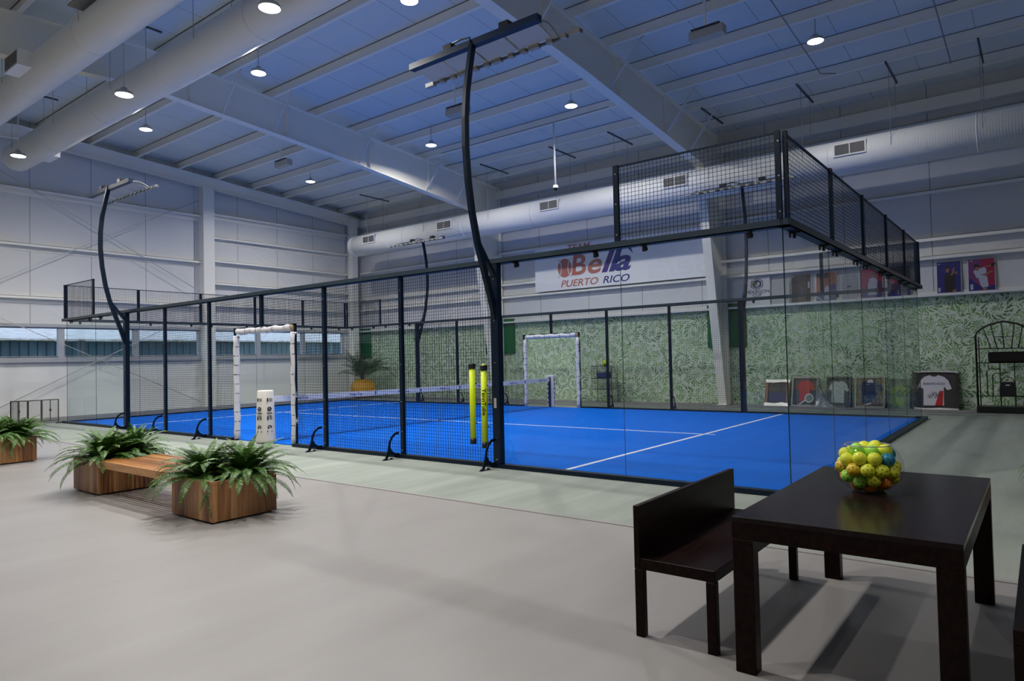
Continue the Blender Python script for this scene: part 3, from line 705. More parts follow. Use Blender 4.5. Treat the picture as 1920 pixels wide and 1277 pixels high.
# banner
def banner(label, X, y0, y1, z0, z1, sgn):
    """sgn=-1: faces -X (far wall, reads toward -Y); +1: faces +X"""
    r = thing('wall_banner', label, 'banner', (X, (y0+y1)/2, z0))
    MB().box((X, y0, z0), (X+.02*(-sgn), y1, z1)).build('banner_sheet', mat('banner_white', (.88, .88, .90), .45), r)
    S = Vector((0, -1, 0)) if sgn < 0 else Vector((0, 1, 0)); U = Vector((0, 0, 1)); N = Vector((sgn, 0, 0))
    def pt(u, v, d=.004): return Vector((X, y1 if sgn < 0 else y0, z0)) + S*u + U*v + N*d
    H = z1-z0
    red = mat('logo_red', (.50, .16, .12), .5); pur = mat('logo_purple', (.06, .02, .20), .5); blu = mat('logo_blue', (.02, .03, .22), .5)
    def T(b, u, v, s, m, sh=.25, bold=.0, sx=1, nm='lettering'): text(b, s, m, r, tuple(pt(u, v)), tuple(S), tuple(U), shear=sh, extrude=.002, bold=bold, sx=sx, name=nm)
    T('TEAM', 1.42, 1.38, .30, red, .2, .006, 1.25)
    T('PUERTO ', 1.12, .10, .34, red, .25, .004, 1.22); T('RICO', 2.86, .10, .34, blu, .25, .004, 1.28)
    # big word: ball, B, ella
    c = pt(1.32, .78); m = 28; ball = MB()
    disc = [c + S*.3*math.cos(2*math.pi*q/m) + U*.34*math.sin(2*math.pi*q/m) for q in range(m)]
    ball.add(disc, [tuple(range(m))]); ball.build('logo_ball', red, r)
    seam = MB()
    for sg in (-1, 1):
        pts = [c + N*.003 + S*(sg*(.34-.20*math.cos(a))) + U*(.34*math.sin(a)) for a in [math.radians(d) for d in range(-75, 76, 15)]]
        for a, b in zip(pts, pts[1:]): seam.bar(a, b, .002, .045, upv=tuple((b-a).cross(N)))
    seam.build('ball_seam', paper, r)
    T('B', 1.55, .50, 1.0, red, .12, .02, 1.15); T('e', 2.2, .50, 1.0, red, .25, .02, 1.25); T('l', 2.80, .50, 1.0, pur, .3, .026, 1.5); T('l', 3.08, .50, 1.0, blu, .3, .026, 1.5); T('a', 3.32, .50, 1.0, blu, .3, .024, 1.4)
    sw = [pt(3.3+.6*k/8, 1.30+.20*math.sin(math.pi*k/12)) for k in range(9)] + [pt(4.08, 1.0)] + [pt(3.93-.55*k/8, 1.16+.14*k/8+.08*math.sin(math.pi*k/8)) for k in range(9)]
    MB().add(sw, [tuple(range(len(sw)))]).build('logo_swoosh', blu, r)
banner('white club banner with PUERTO RICO lettering high on far wall', 12.93, 5.85, 12.65, 4.0, 5.6, -1)
banner('white club banner on the near side wall behind the camera', XN+.05, 4.6, 8.9+2.4, 3.75, 5.35, 1)
# green panels
for y0, y1, w in ((13.85, 15.3, 'behind the column beside the yellow tubes'), (4.95, 6.15, 'behind the column at the fence glass'), (22.2, 22.9, 'in the far left corner')):
    r = thing('wall_panel', 'dark green square panel ' + w, 'wall panel', (xf, y0, 1.75))
    MB().cbox((xf-.04, y0, 1.76), (xf+.02, y1, 3.1), .006).build('panel_board', greenp, r)
    MB().box((xf-.05, y0, 1.76), (xf-.04, y1, 1.82)).box((xf-.05, y0, 1.9), (xf-.04, y1, 1.92)).build('panel_trim', mat('green_trim', (.006, .10, .03), .5), r)

# posters on the ledge: y range given as (left edge, right edge) seen from the court
def fig(mb, pts, pt, mi, d): mb.add([pt(u, v, d) for u, v in pts], [tuple(range(len(pts)))], mi)
def poster(yl, yr, label, bgs, figs, hh=.82, writing=None):
    X = XW-.11; z0 = 2.992; r = thing('poster', label, 'poster', (X, (yl+yr)/2, z0)); w = yl-yr
    lean = .07
    def pt(u, v, d=0): return Vector((X-.03+lean*v-d, yl-u*w, z0+v*hh))
    MB().poly([pt(0, 0), pt(1, 0), pt(1, 1), pt(0, 1)], (.012, 0, 0)).build('poster_board', paper, r)
    for i, (m, pts) in enumerate(bgs):
        mb = MB(); fig(mb, [(.02+.96*u, .015+.97*v) for u, v in pts], pt, 0, .002+.0006*i); mb.build('print', m, r)
    for i, (m, pts) in enumerate(figs):
        mb = MB(); fig(mb, pts, pt, 0, .006+.0008*i); mb.build('printed_figure', m, r)
    if writing:
        for (b, u, v, s, m, sx) in writing: text(b, s, m, r, tuple(pt(u, v, .006)), (0, -1, 0), (lean, 0, hh), name='lettering', align='CENTER', extrude=.0005, sx=sx, bold=.001)
    return r, pt
F_ = [(0, 0), (1, 0), (1, 1), (0, 1)]
pbl = mat('print_blue', (.015, .012, .16), .5); pbk = mat('print_black', (.008, .008, .008), .5); psk = mat('print_skin', (.30, .12, .07), .5); phr = mat('print_hair', (.015, .009, .006), .6)
ppu = mat('print_purple', (.16, .03, .14), .5); prd = mat('print_red', (.30, .006, .05), .5); pwh = mat('print_white', (.42, .45, .55), .5); pbr = mat('print_brown', (.05, .032, .028), .6)
por = mat('print_orange', (.32, .10, .04), .5); pgb = mat('print_grey_blue', (.06, .10, .16), .5); pib = mat('print_ink', (.02, .02, .10), .5); pgn = mat('print_lime', (.25, .3, .05), .5)
head = lambda cx, cy, rx, ry: [(cx+rx*math.cos(a*math.pi/6), cy+ry*math.sin(a*math.pi/6)) for a in range(12)]
poster(-.07, -.61, 'blue poster of a player in black with raised forearm', [(pbl, F_)],
    [(pbk, [(.33, .02), (.72, .02), (.74, .45), (.80, .55), (.68, .62), (.5, .64), (.34, .6), (.3, .4)]), (psk, [(.52, .57), (.60, .60), (.68, .78), (.74, .80), (.72, .62), (.62, .55)]),
     (psk, head(.45, .72, .075, .075)), (phr, [(.36, .76), (.38, .83), (.46, .85), (.53, .82), (.54, .77), (.46, .78)]), (psk, head(.80, .62, .05, .045)), (psk, [(.62, .01), (.78, .01), (.78, .1), (.66, .1)]), (pwh, [(.06, .05), (.15, .05), (.15, .18), (.06, .18)])],
    writing=[('ppa', .12, .92, .045, pwh, 1)])
poster(-.75, -1.32, 'purple and red poster of a player in white swinging a racket', [(prd, F_), (ppu, [(0, .35), (.4, .25), (.52, 1), (0, 1)]), (pbl, [(0, 0), (1, 0), (1, .15), (.5, .12), (.0, .42)])],
    [(pwh, [(.28, .55), (.36, .68), (.6, .73), (.68, .66), (.66, .45), (.4, .43), (.3, .4)]), (pwh, [(.36, .44), (.70, .44), (.74, .12), (.52, .1), (.46, .16)]), (pwh, [(.2, .62), (.3, .68), (.36, .5), (.28, .46)]),
     (psk, [(.6, .72), (.64, .77), (.86, .78), (.84, .73)]), (psk, [(.45, .5), (.66, .46), (.9, .58), (.92, .62), (.88, .62), (.6, .52)]), (psk, head(.34, .69, .07, .065)), (phr, [(.2, .74), (.24, .82), (.34, .84), (.43, .79), (.4, .74), (.28, .76)]),
     (psk, [(.52, .1), (.68, .1), (.66, .02), (.54, .02)]), (pbk, [(.84, .76), (.88, .82), (1.0, .86), (.99, .78), (.9, .73)]), (pwh, [(.08, .05), (.18, .05), (.18, .22), (.08, .22)])],
    writing=[('ppa', .14, .93, .045, pwh, 1)])
poster(1.08, .52, 'almost black poster with a faint red and blue player behind mesh', [(pbk, F_), (prd, [(.1, .45), (.5, .4), (.45, .8), (.15, .85)]), (pbl, [(0, 0), (1, 0), (1, .16), (0, .12)])],
    [(pbr, [(.5, .1), (.8, .1), (.85, .5), (.7, .7), (.55, .5)]), (psk, head(.3, .62, .05, .05)), (pgb, head(.62, .5, .06, .08))])
poster(1.74, 1.18, 'crimson and blue poster of a player in white behind glass', [(prd, F_), (pbl, [(0, 0), (1, 0), (1, .16), (0, .2)]), (pib, [(.6, .1), (1, .1), (1, .55), (.7, .5)])],
    [(pwh, [(.35, .1), (.75, .1), (.78, .6), (.68, .68), (.42, .66), (.36, .45)]), (psk, head(.55, .76, .07, .07)), (phr, [(.47, .78), (.5, .85), (.6, .85), (.63, .79)]), (psk, [(.72, .62), (.9, .78), (.86, .82), (.68, .66)])])
poster(2.88, 2.33, 'orange and grey blue poster of a player on a court', [(por, F_), (pgb, [(0, 0), (1, 0), (1, .55), (.6, .5), (0, .3)]), (pbk, [(0, .85), (.55, .8), (.6, 1), (0, 1)])],
    [(pwh, [(.02, .14), (.3, .02), (.36, .02), (.02, .2)]), (pwh, [(.40, .05), (.62, .05), (.66, .45), (.55, .55), (.42, .45)]), (psk, head(.54, .62, .06, .06)), (pbl, [(.68, .4), (.97, .4), (.97, .56), (.68, .56)])])
r_, pt = poster(3.57, 3.01, 'dark brown poster with a faint kneeling player', [(pbr, F_), (pbk, [(0, .65), (.35, .72), (.1, .9), (0, .92)])],
    [(pgb, [(.25, .55), (.5, .66), (.52, .7), (.3, .6)]), (pgb, head(.53, .5, .05, .05)), (pgb, [(.5, .2), (.56, .2), (.6, .42), (.5, .42)]), (pwh, [(.84, .5), (.93, .5), (.93, .72), (.84, .72)])], writing=[('ppa', .12, .93, .045, pwh, 1)])
hexp = lambda cx, cy, R: [(cx+R*math.sin(k*math.pi/3)*1.0, cy+R*.66*math.cos(k*math.pi/3)) for k in range(6)]
poster(4.86, 4.17, 'white poster with hexagon emblem and HEXAGON CUP lettering', [(paper, F_)],
    [(pib, hexp(.44, .70, .30)), (paper, hexp(.44, .70, .265)), (pib, hexp(.44, .70, .225)), (paper, [(.36, .64), (.5, .76), (.56, .74), (.56, .66), (.44, .58), (.4, .60), (.5, .67), (.5, .71), (.4, .62)]), (pgn, [(.2, .70), (.33, .65), (.3, .62), (.2, .66)]), (pgn, [(.2, .78), (.38, .72), (.36, .69), (.2, .74)])],
    hh=.93, writing=[('HEXAGON', .46, .40, .13, pib, 1.12), ('CUP', .46, .29, .13, pib, 1.12)])
# white board between
poster(4.12, 3.62, 'plain pale board leaning between the emblem and brown posters', [(mat('board_pale', (.42, .43, .43), .6), F_)], [], hh=.74)
poster(2.2, 1.82, 'narrow pale board with small oval mark behind the mesh', [(mat('board_pale2', (.38, .39, .40), .6), F_)], [(pgb, [(.3, .5), (.5, .55), (.7, .5), (.5, .46)])], hh=.72)

# framed shirts on the floor
def framed(yl, yr, h, label, fm, matm, fw_=.045):
    X = XW-.34; z0 = .007; r = thing('framed_picture', label, 'picture frame', (X, (yl+yr)/2, z0)); w = yl-yr; lean = .26
    def pt(u, v, d=0): return Vector((X+lean*v-d, yl-u*w, z0+v*h))
    a, b = fw_/w, fw_/h; mb = MB()
    for q in ([(0, 0), (1, 0), (1, b), (0, b)], [(0, 1-b), (1, 1-b), (1, 1), (0, 1)], [(0, b), (a, b), (a, 1-b), (0, 1-b)], [(1-a, b), (1, b), (1, 1-b), (1-a, 1-b)]):
        mb.poly([pt(u, v) for u, v in q], (.05, 0, 0))
    mb.build('frame', fm, r)
    MB().poly([pt(a, b, -.03), pt(1-a, b, -.03), pt(1-a, 1-b, -.03), pt(a, 1-b, -.03)], (.005, 0, 0)).build('backing', matm, r)
    return r, pt
def shape(r, pt, pts, m, d, nm='shirt', th=.008):
    return MB().poly([pt(u, v, d) for u, v in pts], (th, 0, 0)).build(nm, m, r)
tee = [(.20, .08), (.20, .55), (.08, .62), (.0, .50), (.0, .52), (.12, .80), (.22, .90), (.38, .95), (.45, .91), (.55, .91), (.62, .95), (.78, .90), (.9, .80), (1.0, .56), (.88, .52), (.78, .62), (.78, .08)]
def fit(pts, u0, u1, v0, v1): return [(u0+(u1-u0)*u, v0+(v1-v0)*v) for u, v in pts]
fr_w = mat('frame_grey', (.30, .30, .28), .4); fr_b = mat('frame_brown', (.22, .09, .03), .5)
r, p = framed(4.38, 3.68, .76, 'brown framed dark picture with silver wrap, leftmost of the row', fr_b, mat('dark_photo', (.012, .010, .012), .4), .09)
shape(r, p, [(.15, .16), (.85, .16), (.85, .5), (.15, .5)], mat('dark_blue_photo', (.02, .02, .06), .5), -.02, 'photo')
shape(r, p, [(0, 0), (1, 0), (.98, .1), (.7, .14), (.4, .09), (.02, .13)], silver, .004, 'silver_wrap'); shape(r, p, [(0, .9), (.3, .87), (.7, .91), (1, .88), (1, 1), (0, 1)], silver, .004, 'silver_wrap')
r, p = framed(3.62, 2.90, .84, 'grey framed red shirt with a white racket', fr_w, mat('mat_navy', (.01, .012, .02), .5))
shape(r, p, fit(tee, .16, .88, .12, .92), mat('shirt_red', (.45, .02, .025), .8), -.018)
mb = MB(); c = (.68, .28); m = 20
o1 = [p(c[0]+.17*math.cos(2*math.pi*q/m), c[1]+.15*math.sin(2*math.pi*q/m), .002) for q in range(m)]; o2 = [p(c[0]+.13*math.cos(2*math.pi*q/m), c[1]+.115*math.sin(2*math.pi*q/m), .002) for q in range(m)]
mb.add(o1+o2, [(q, (q+1) % m, m+(q+1) % m, m+q) for q in range(m)]); mb.poly([p(.3, .08, .003), p(.34, .05, .003), p(.56, .2, .003), p(.53, .23, .003)], (.01, 0, 0)); mb.build('racket', paper, r)
shape(r, p, [(c[0]+.13*math.cos(2*math.pi*q/12), c[1]+.115*math.sin(2*math.pi*q/12)) for q in range(12)], mat('racket_green', (.10, .2, .14), .6), .001, 'racket_face', .003)
r, p = framed(2.70, 2.04, .84, 'black framed pale grey shirt between red and navy ones', mat('frame_black', (.012, .014, .014), .3), mat('mat_dark', (.02, .028, .026), .5))
shape(r, p, fit(tee, .08, .92, .08, .9), mat('shirt_pale', (.40, .44, .43), .8), -.012)
r, p = framed(1.95, 1.20, .84, 'silver framed navy shirt on a gold mat', fr_w, mat('mat_gold', (.17, .12, .035), .5))
shape(r, p, fit(tee, .06, .94, .08, .92), mat('shirt_navy', (.012, .03, .10), .8), -.018)
shape(r, p, [(.55, .1), (.9, .1), (.84, .3), (.72, .36), (.6, .26)], mat('print_sepia', (.12, .09, .07), .6), -.006, 'small_photo'); shape(r, p, [(.34, .08), (.56, .13), (.54, .17), (.34, .12)], paper, -.006, 'name_tag')
shape(r, p, [(.4, .80), (.62, .80), (.58, .9), (.44, .9)], paper, -.006, 'collar')
r, p = framed(1.12, .62, .78, 'clear frame with lime green shirt, almost blending with wallpaper', mat('frame_glassy', (.14, .2, .17), .2), mat('mat_greyg', (.09, .14, .10), .5), .02)
shape(r, p, fit(tee, .1, .9, .04, .82), mat('shirt_lime', (.17, .30, .03), .8), -.012); shape(r, p, [(.5+.16*math.cos(q*math.pi/6), .5+.14*math.sin(q*math.pi/6)) for q in range(12)], mat('mat_greyg', (0, 0, 0)), .0, 'emblem', .003)
r, p = framed(.57, -.46, .99, 'large black frame with white T-shirt and red stripe', mat('frame_black2', (.012, .010, .010), .3), mat('mat_black', (.012, .010, .010), .5), .05)
shape(r, p, fit(tee, .10, .86, .03, .93), mat('shirt_white', (.55, .54, .60), .8), -.012)
shape(r, p, [(.50, .10), (.66, .10), (.68, .48), (.60, .48)], mat('stripe_red', (.42, .005, .01), .7), -.004, 'red_stripe', .003)
text('PUERTO RICO', .075, pib, r, tuple(p(.48, .64, .0)), (0, -1, 0), (.26, 0, .99), name='lettering', align='CENTER', extrude=.0004)
mb = MB()
for i in range(5):
    q = [p(.34+.05*i+.02*k, .34+.04*(i % 3)+.05*math.sin(k*2.2+i), .0) for k in range(6)]
    for a, b2 in zip(q, q[1:]): mb.bar(a, b2, .006, .006)
mb.build('signatures', mat('pen_grey', (.12, .12, .15), .6), r)
shape(r, p, [(.05, 0), (1, 0), (1, .035), (.6, .05), (.3, .03), (.05, .055)], silver, .006, 'silver_wrap'); shape(r, p, [(.05, .955), (.5, .965), (.9, .95), (1, .93), (1, 1), (.05, 1)], silver, .006, 'silver_wrap')
# crumpled plastic leaning between the red and pale shirts
mb = MB(); pts = []
for i in range(6):
    for j in range(5):
        u, v = i/5, j/4; pts.append((XW-.5+.3*v+random.uniform(-.03, .03), 2.92-.5*u*(1.1-v*.6)+random.uniform(-.02, .02), .01+.62*v*(1-.8*u)+(random.uniform(0, .03) if j else 0)))
mb.add(pts, [(i*5+j, (i+1)*5+j, (i+1)*5+j+1, i*5+j+1) for i in range(5) for j in range(4)])
ob = mb.build('plastic_wrap', mat('grey_plastic', (.26, .27, .30), .3)); sm = ob.modifiers.new('thick', 'SOLIDIFY'); sm.thickness = .004; tag(ob, 'crumpled grey plastic wrap heaped beside the red shirt frame', 'plastic wrap')

# rack
r = thing('display_rack', 'black arched iron rack at the right edge', 'rack', (12.45, -1.4, .2))
X = 12.42; ya, yb2 = -.9, -2.0; yc = (ya+yb2)/2
arch = [(X, ya, .15), (X, ya, 1.86), (X, ya-.04, 1.96), (X, ya-.14, 2.04), (X, ya-.28, 2.12), (X, yc, 2.19), (X, yb2+.28, 2.12), (X, yb2+.14, 2.04), (X, yb2+.04, 1.96), (X, yb2, 1.86), (X, yb2, .15)]
MB().tube(arch, .022, 8).tube([(X+.12, q[1]-(.05 if q[1] > yc else -.05), q[2]*.985) for q in arch[:2]], .012, 8).tube([(X+.12, yb2+.05, .15), (X+.12, yb2+.05, 1.83)], .012, 8).build('frame', blackm, r)
for z in (1.54, 1.20, .40): MB().tube([(X, ya, z), (X, yb2, z)], .013, 6).build('crossbar', blackm, r)
for a, b in ((-.17, -.30), (-.33, -.42), (-.55, -.56), (-.80, -.70), (-.96, -.83)): MB().tube([(X, ya+a+.03, 2.05+.12*(1-abs((a+.55)/.5)**2)*.9), (X, ya+b, 1.54)], .012, 6).build('fan_bar', blackm, r)
MB().tube([(X, ya-.38, 1.82), (X, ya-.75, 1.82)], .008, 6).build('fan_bar', blackm, r)
for a, zt_ in ((.2, 1.05), (.31, .95)): MB().tube([(X, ya-a, .4), (X, ya-a, zt_-.06), (X, ya-a-.05, zt_), (X, ya-.46, zt_)], .011, 6).build('looped_bar', blackm, r)
for a in (.46, .74): MB().tube([(X, ya-a, .15), (X, ya-a, 1.2)], .011, 6).build('upright_bar', blackm, r)
MB().cbox((X-.25, yb2-.05, .006), (X+.3, ya+.02, .16), .01).build('base_tray', blackm, r)
shiny = mat('black_vinyl', (.006, .006, .008), .18); 
mb = MB().cbox((X-.16, ya-1.1, 1.2), (X+.06, ya-.24, 1.46), .03)
ob = mb.build('racket_bag', shiny, loc=(X, ya-.6, 1.2)); tag(ob, 'shiny black wrapped bag on the upper bar of the iron rack', 'bag')
mb = MB().poly([(X-.1, ya-.44, .41), (X-.1, ya-.76, .41), (X-.1, ya-.76, .62), (X-.1, ya-.70, .74), (X-.1, ya-.5, .74), (X-.1, ya-.44, .62)], (.12, 0, 0)).tube([(X-.05, ya-.47, .68), (X-.05, ya-.5, .82), (X-.05, ya-.6, .86), (X-.05, ya-.7, .82), (X-.05, ya-.74, .68)], .01, 6)
ob = mb.build('backpack', black, loc=(X, ya-.6, .4)); tag(ob, 'small black backpack with handle on the lower rack bar', 'bag')
MB().box((X-.103, ya-.56, .655), (X-.1, ya-.64, .68)).build('label_patch', paper, ob)

# wire ball basket stand by the far wall
r = thing('ball_basket', 'dark wire basket stand in front of the leaf wallpaper', 'basket stand', (12.6, 9.58, 0))
bx0, bx1, by0, by1 = 12.35, 12.75, 9.2, 9.98
for z0, z1, nm in ((.83, 1.24, 'upper_basket'), (.45, .82, 'lower_basket')):
    mb = MB()
    for k in range(14):
        y = by0+.05+(by1-by0-.1)*k/13; mb.box((bx0, y-.003, z0), (bx0+.004, y+.003, z1)).box((bx1, y-.003, z0), (bx1+.004, y+.003, z1))
    for k in range(7):
        z = z0+(z1-z0)*k/6; t_ = .012 if k == 6 else .004
        mb.box((bx0-.002, by0, z-t_/2), (bx0+.004, by1, z+t_/2)).box((bx1, by0, z-t_/2), (bx1+.004, by1, z+t_/2)).box((bx0, by0, z-t_/2), (bx1, by0+.004, z+t_/2)).box((bx0, by1-.004, z-t_/2), (bx1, by1, z+t_/2))
    mb.box((bx0, by0, z0), (bx1, by1, z0+.01)); mb.build(nm, blackm, r)
mb = MB()
for y in (by0, by1):
    for x in (bx0, bx1): mb.tube([(x, y, 0.006), (x, y, 1.26)], .01, 6)
mb.build('legs', blackm, r)
tag(sphere_mb(.1, (12.55, 9.55, 1.345)).build('lime_ball', mat('lime_ball', (.62, .78, .03), .6), loc=(12.55, 9.55, 1.345)), 'lime yellow ball resting on the wire basket stand', 'ball')
MB().box((12.4, 9.32, 1.237), (12.7, 9.78, 1.246)).build('top_board', blackm, r)
tag(MB().cbox((12.42, 9.38, .843), (12.68, 9.82, 1.02), .02).build('blue_bag', mat('dull_blue', (.03, .05, .22), .7), loc=(12.5, 9.6, .84)), 'dull blue bundle inside the upper wire basket', 'bag')

# orange pot with palm
r = thing('orange_pot', 'round glossy orange planter in the far left corner', 'planter', (11.9, 21.3, 0))
MB().lathe([(.001, 0), (.3, 0), (.42, .08), (.52, .25), (.55, .42), (.5, .6), (.36, .76), (.3, .8), (.27, .78), (.27, .7), (.001, .7)], (11.9, 21.3, .006), 40).build('pot', orange, r)
MB().lathe([(.001, .7), (.27, .7)], (11.9, 21.3, .01), 24).build('soil', soil, r)
r = thing('palm_plant', 'dark arching palm growing from the orange planter', 'plant', (11.9, 21.3, .75))
mb = MB(); mt = MB()
def frond(mb, base, az, L, el, droop, nleaf, lw, ll, rac=.004, twist=0):
    p = Vector(base); d = Vector((math.cos(az)*math.cos(el), math.sin(az)*math.cos(el), math.sin(el))); pts = [p.copy()]; st = L/nleaf; e = el
    sidev = Vector((-math.sin(az), math.cos(az), 0))
    for i in range(nleaf):
        e -= droop/nleaf*(.5+1.1*i/nleaf); d = Vector((math.cos(az)*math.cos(e), math.sin(az)*math.cos(e), math.sin(e))); q = p + d*st
        f = i/nleaf; l = ll*math.sin(math.pi*(min(.12+f*.88, .985)))**.7 * (1.15-.45*f)
        nrm = sidev.cross(d).normalized()
        if f > .06:
            for sgn in (-1, 1):
                tip = p + sidev*sgn*l*.92 + d*l*.42 - Vector((0, 0, 1))*l*.22 + nrm*random.uniform(-.1, .1)*l
                mid = p + (tip-p)*.5 + nrm*l*.07; hw = d*lw
                mb.add([p-hw*.6, mid-hw, tip, mid+hw, p+hw*.6], [(0, 1, 2, 3, 4)], 0)
        p = q; pts.append(p.copy())
    mb.sweep(pts, [(rac, 0), (-rac*.5, rac*.87), (-rac*.5, -rac*.87)], 0, scl=[1-.8*i/len(pts) for i in range(len(pts))], cap=False)
for i in range(34):
    az = random.uniform(0, 6.28); frond(mb, (11.9+.08*math.cos(az), 21.3+.08*math.sin(az), .85+random.uniform(0, .35)), az, random.uniform(1.0, 1.5), math.radians(random.uniform(30, 80)), math.radians(random.uniform(40, 80)), 20, .014, .38, .008)
mb.build('fronds', palmm, r)
for i in range(5): mt.tube([(11.9+.06*math.cos(i), 21.3+.06*math.sin(i*2), .71), (11.9+.1*math.cos(i), 21.3+.1*math.sin(i*2), 1.25)], .02, 6)
mt.build('stems', trunkm, r)

# folding gate at the far left
r = thing('folding_gate', 'low bronze folding gate standing by left wall', 'gate', (-.8, 20.8, 0))
def gpanel(a, b, deco):
    a = Vector(a); b = Vector(b); w = MB(); h = .66
    U = Vector((0, 0, 1))
    for q in (a, b): w.bar(q, q+U*h, .025)
    w.bar(a+U*h, b+U*h, .025); w.bar(a+U*.05, b+U*.05, .02)
    g = w.build('gate_panel', bronze, r)
    m = MB(); n = 16
    for k in range(1, n): m.bar(a+U*(.05+.61*k/n), b+U*(.05+.61*k/n), .004)
    for k in range(1, 12): c = a+(b-a)*k/12; m.bar(c+U*.05, c+U*h, .003)
    m.build('gate_mesh', bronze, g)
    if deco:
        c = (a+b)/2; m = MB().bar(c+U*.05, c+U*h, .02); 
        d = (b-a).normalized(); m.poly([c+d*.035+U*.36, c+U*.42, c-d*.035+U*.36, c+U*.30], d.cross(U)*.02); m.build('ornament', bronze, g)
gpanel((-1.05, 21.1, 0), (-.75, 20.75, 0), True); gpanel((-.73, 20.75, 0), (-.38, 20.85, 0), False); gpanel((-.36, 20.85, 0), (.06, 20.85, 0), True)
gpanel((-1.05, 21.1, 0), (-1.02, 20.6, 0), False)
tag(MB().cbox((-.05, 20.2, .004), (-.2, 20.3, .03), .004).build('floor_bracket', navy), 'small dark bracket on the floor at the left court corner', 'bracket')

# ================================================================= FOREGROUND
# planters
def planter(x0, x1, y0, y1, h, label, sub=''):
    r = thing('wooden_planter', label, 'planter', ((x0+x1)/2, (y0+y1)/2, 0)); z0 = .018
    names = []
    w = .062
    for (ax, c, a0, a1) in (('x', y0, x0, x1), ('x', y1, x0, x1), ('y', x0, y0+.02, y1-.02), ('y', x1, y0+.02, y1-.02)):
        n = round((a1-a0)/w); s = (a1-a0)/n; th = .02
        mb = MB()
        for i in range(n):
            a, b = a0+i*s+.0012, a0+(i+1)*s-.0012
            if ax == 'x': mb.box((a, c if c == y0 else c-th, z0), (b, c+th if c == y0 else c, h-.035))
            else: mb.box((c if c == x0 else c-th, a, z0), (c+th if c == x0 else c, b, h-.035))
        if ax == 'x': mb.box((a0, c if c == y0 else c-th, h-.033), (a1, c+th if c == y0 else c, h))
        else: mb.box((c if c == x0 else c-th, a0, h-.033), (c+th if c == x0 else c, a1, h))
        mb.build('side_boards', woodp, r)
    MB().box((x0+.02, y0+.02, .03), (x1-.02, y1-.02, h-.06)).build('soil', soil, r)
    for x in (x0+.05, x1-.05):
        for y in (y0+.05, y1-.05): MB().lathe([(.018, 0), (.018, .02)], (x, y, 0), 10).add([], []).build('foot', steelg, r)
planter(-4.19, -3.48, 4.27, 5.09, .415, 'wooden board planter box at the right end of slatted bench')
planter(-4.19, -3.46, 6.95, 7.70, .43, 'wooden board planter box at the left end of slatted bench')
planter(-4.19, -3.44, 11.4, 12.15, .42, 'wooden board planter box at the far left edge')
r = thing('slatted_bench', 'slatted wooden bench top bridging two planter boxes', 'bench', (-3.8, 6.0, .3))
x0, x1, y0, y1, zs = -4.19, -3.46, 5.095, 6.945, .43
MB().box((x0, y0, zs-.085), (x0+.035, y1, zs)).build('front_apron', wooda, r); MB().box((x1-.035, y0, zs-.085), (x1, y1, zs)).build('rear_apron', wooda, r)
n = 13; s = (x1-x0-.07)/n; mb = MB()
for i in range(n): MB().cbox((x0+.035+i*s+.008, y0, zs-.028), (x0+.035+(i+1)*s-.010, y1, zs), .003).build('slat', wooda, r)
for y in (y0+.02, (y0+y1)/2, y1-.06): MB().box((x0+.035, y, zs-.075), (x1-.035, y+.04, zs-.03)).build('cross_bearer', wooda, r)

# ferns
def fern(name_seed, c, label, scale=1.0):
    random.seed(name_seed); r = tag(None, None) if False else None
    mb = MB()
    N = 84
    for i in range(N):
        az = i*2.39996+random.uniform(-.25, .25); f = i/N
        el = math.radians(84-66*f+random.uniform(-10, 10)); L = (.41+.20*f+random.uniform(-.07, .07))*scale
        dr = math.radians(random.uniform(70, 110)-(1-f)*18)
        b = (c[0]+.05*math.cos(az)*f, c[1]+.05*math.sin(az)*f, c[2])
        frond(mb, b, az, L, el, dr, 38, .0062*scale, .068*scale, .0028)
    ob = mb.build('fern', fernm, loc=c); return tag(ob, label, 'fern')
fA = fern(11, (-3.97, 4.80, .37), 'fern at bench side of the right planter box', 1.08)
fB = fern(23, (-3.68, 4.52, .37), 'fern at the right end of the right planter box', 1.12)
def fcopy(src, loc, rz, label, s=1):
    o = src.copy(); COL.objects.link(o); o.location = loc; o.rotation_euler = (0, 0, rz); o.scale = (s, s, s); o['label'] = label; return o
fcopy(fA, (-3.98, 7.25, .385), 2.1, 'fern at the front of the middle planter box, left of bench', 1.05)
fcopy(fB, (-3.62, 7.38, .385), 4.0, 'fern at the back of the middle planter box')
fcopy(fB, (-3.98, 11.75, .375), 1.0, 'fern in far left planter box, cut by the picture edge', 1.08)
fcopy(fA, (-3.62, 11.72, .375), 3.1, 'fern in far left planter box, its right one', 1.05)
r2 = fcopy(fA, (.62, -2.68, .45), 5.0, 'fern tip at the right edge of the picture beyond the table', 1.2)
planter(.3, 1.0, -3.03, -2.33, .5, 'wooden planter box just outside the right edge')

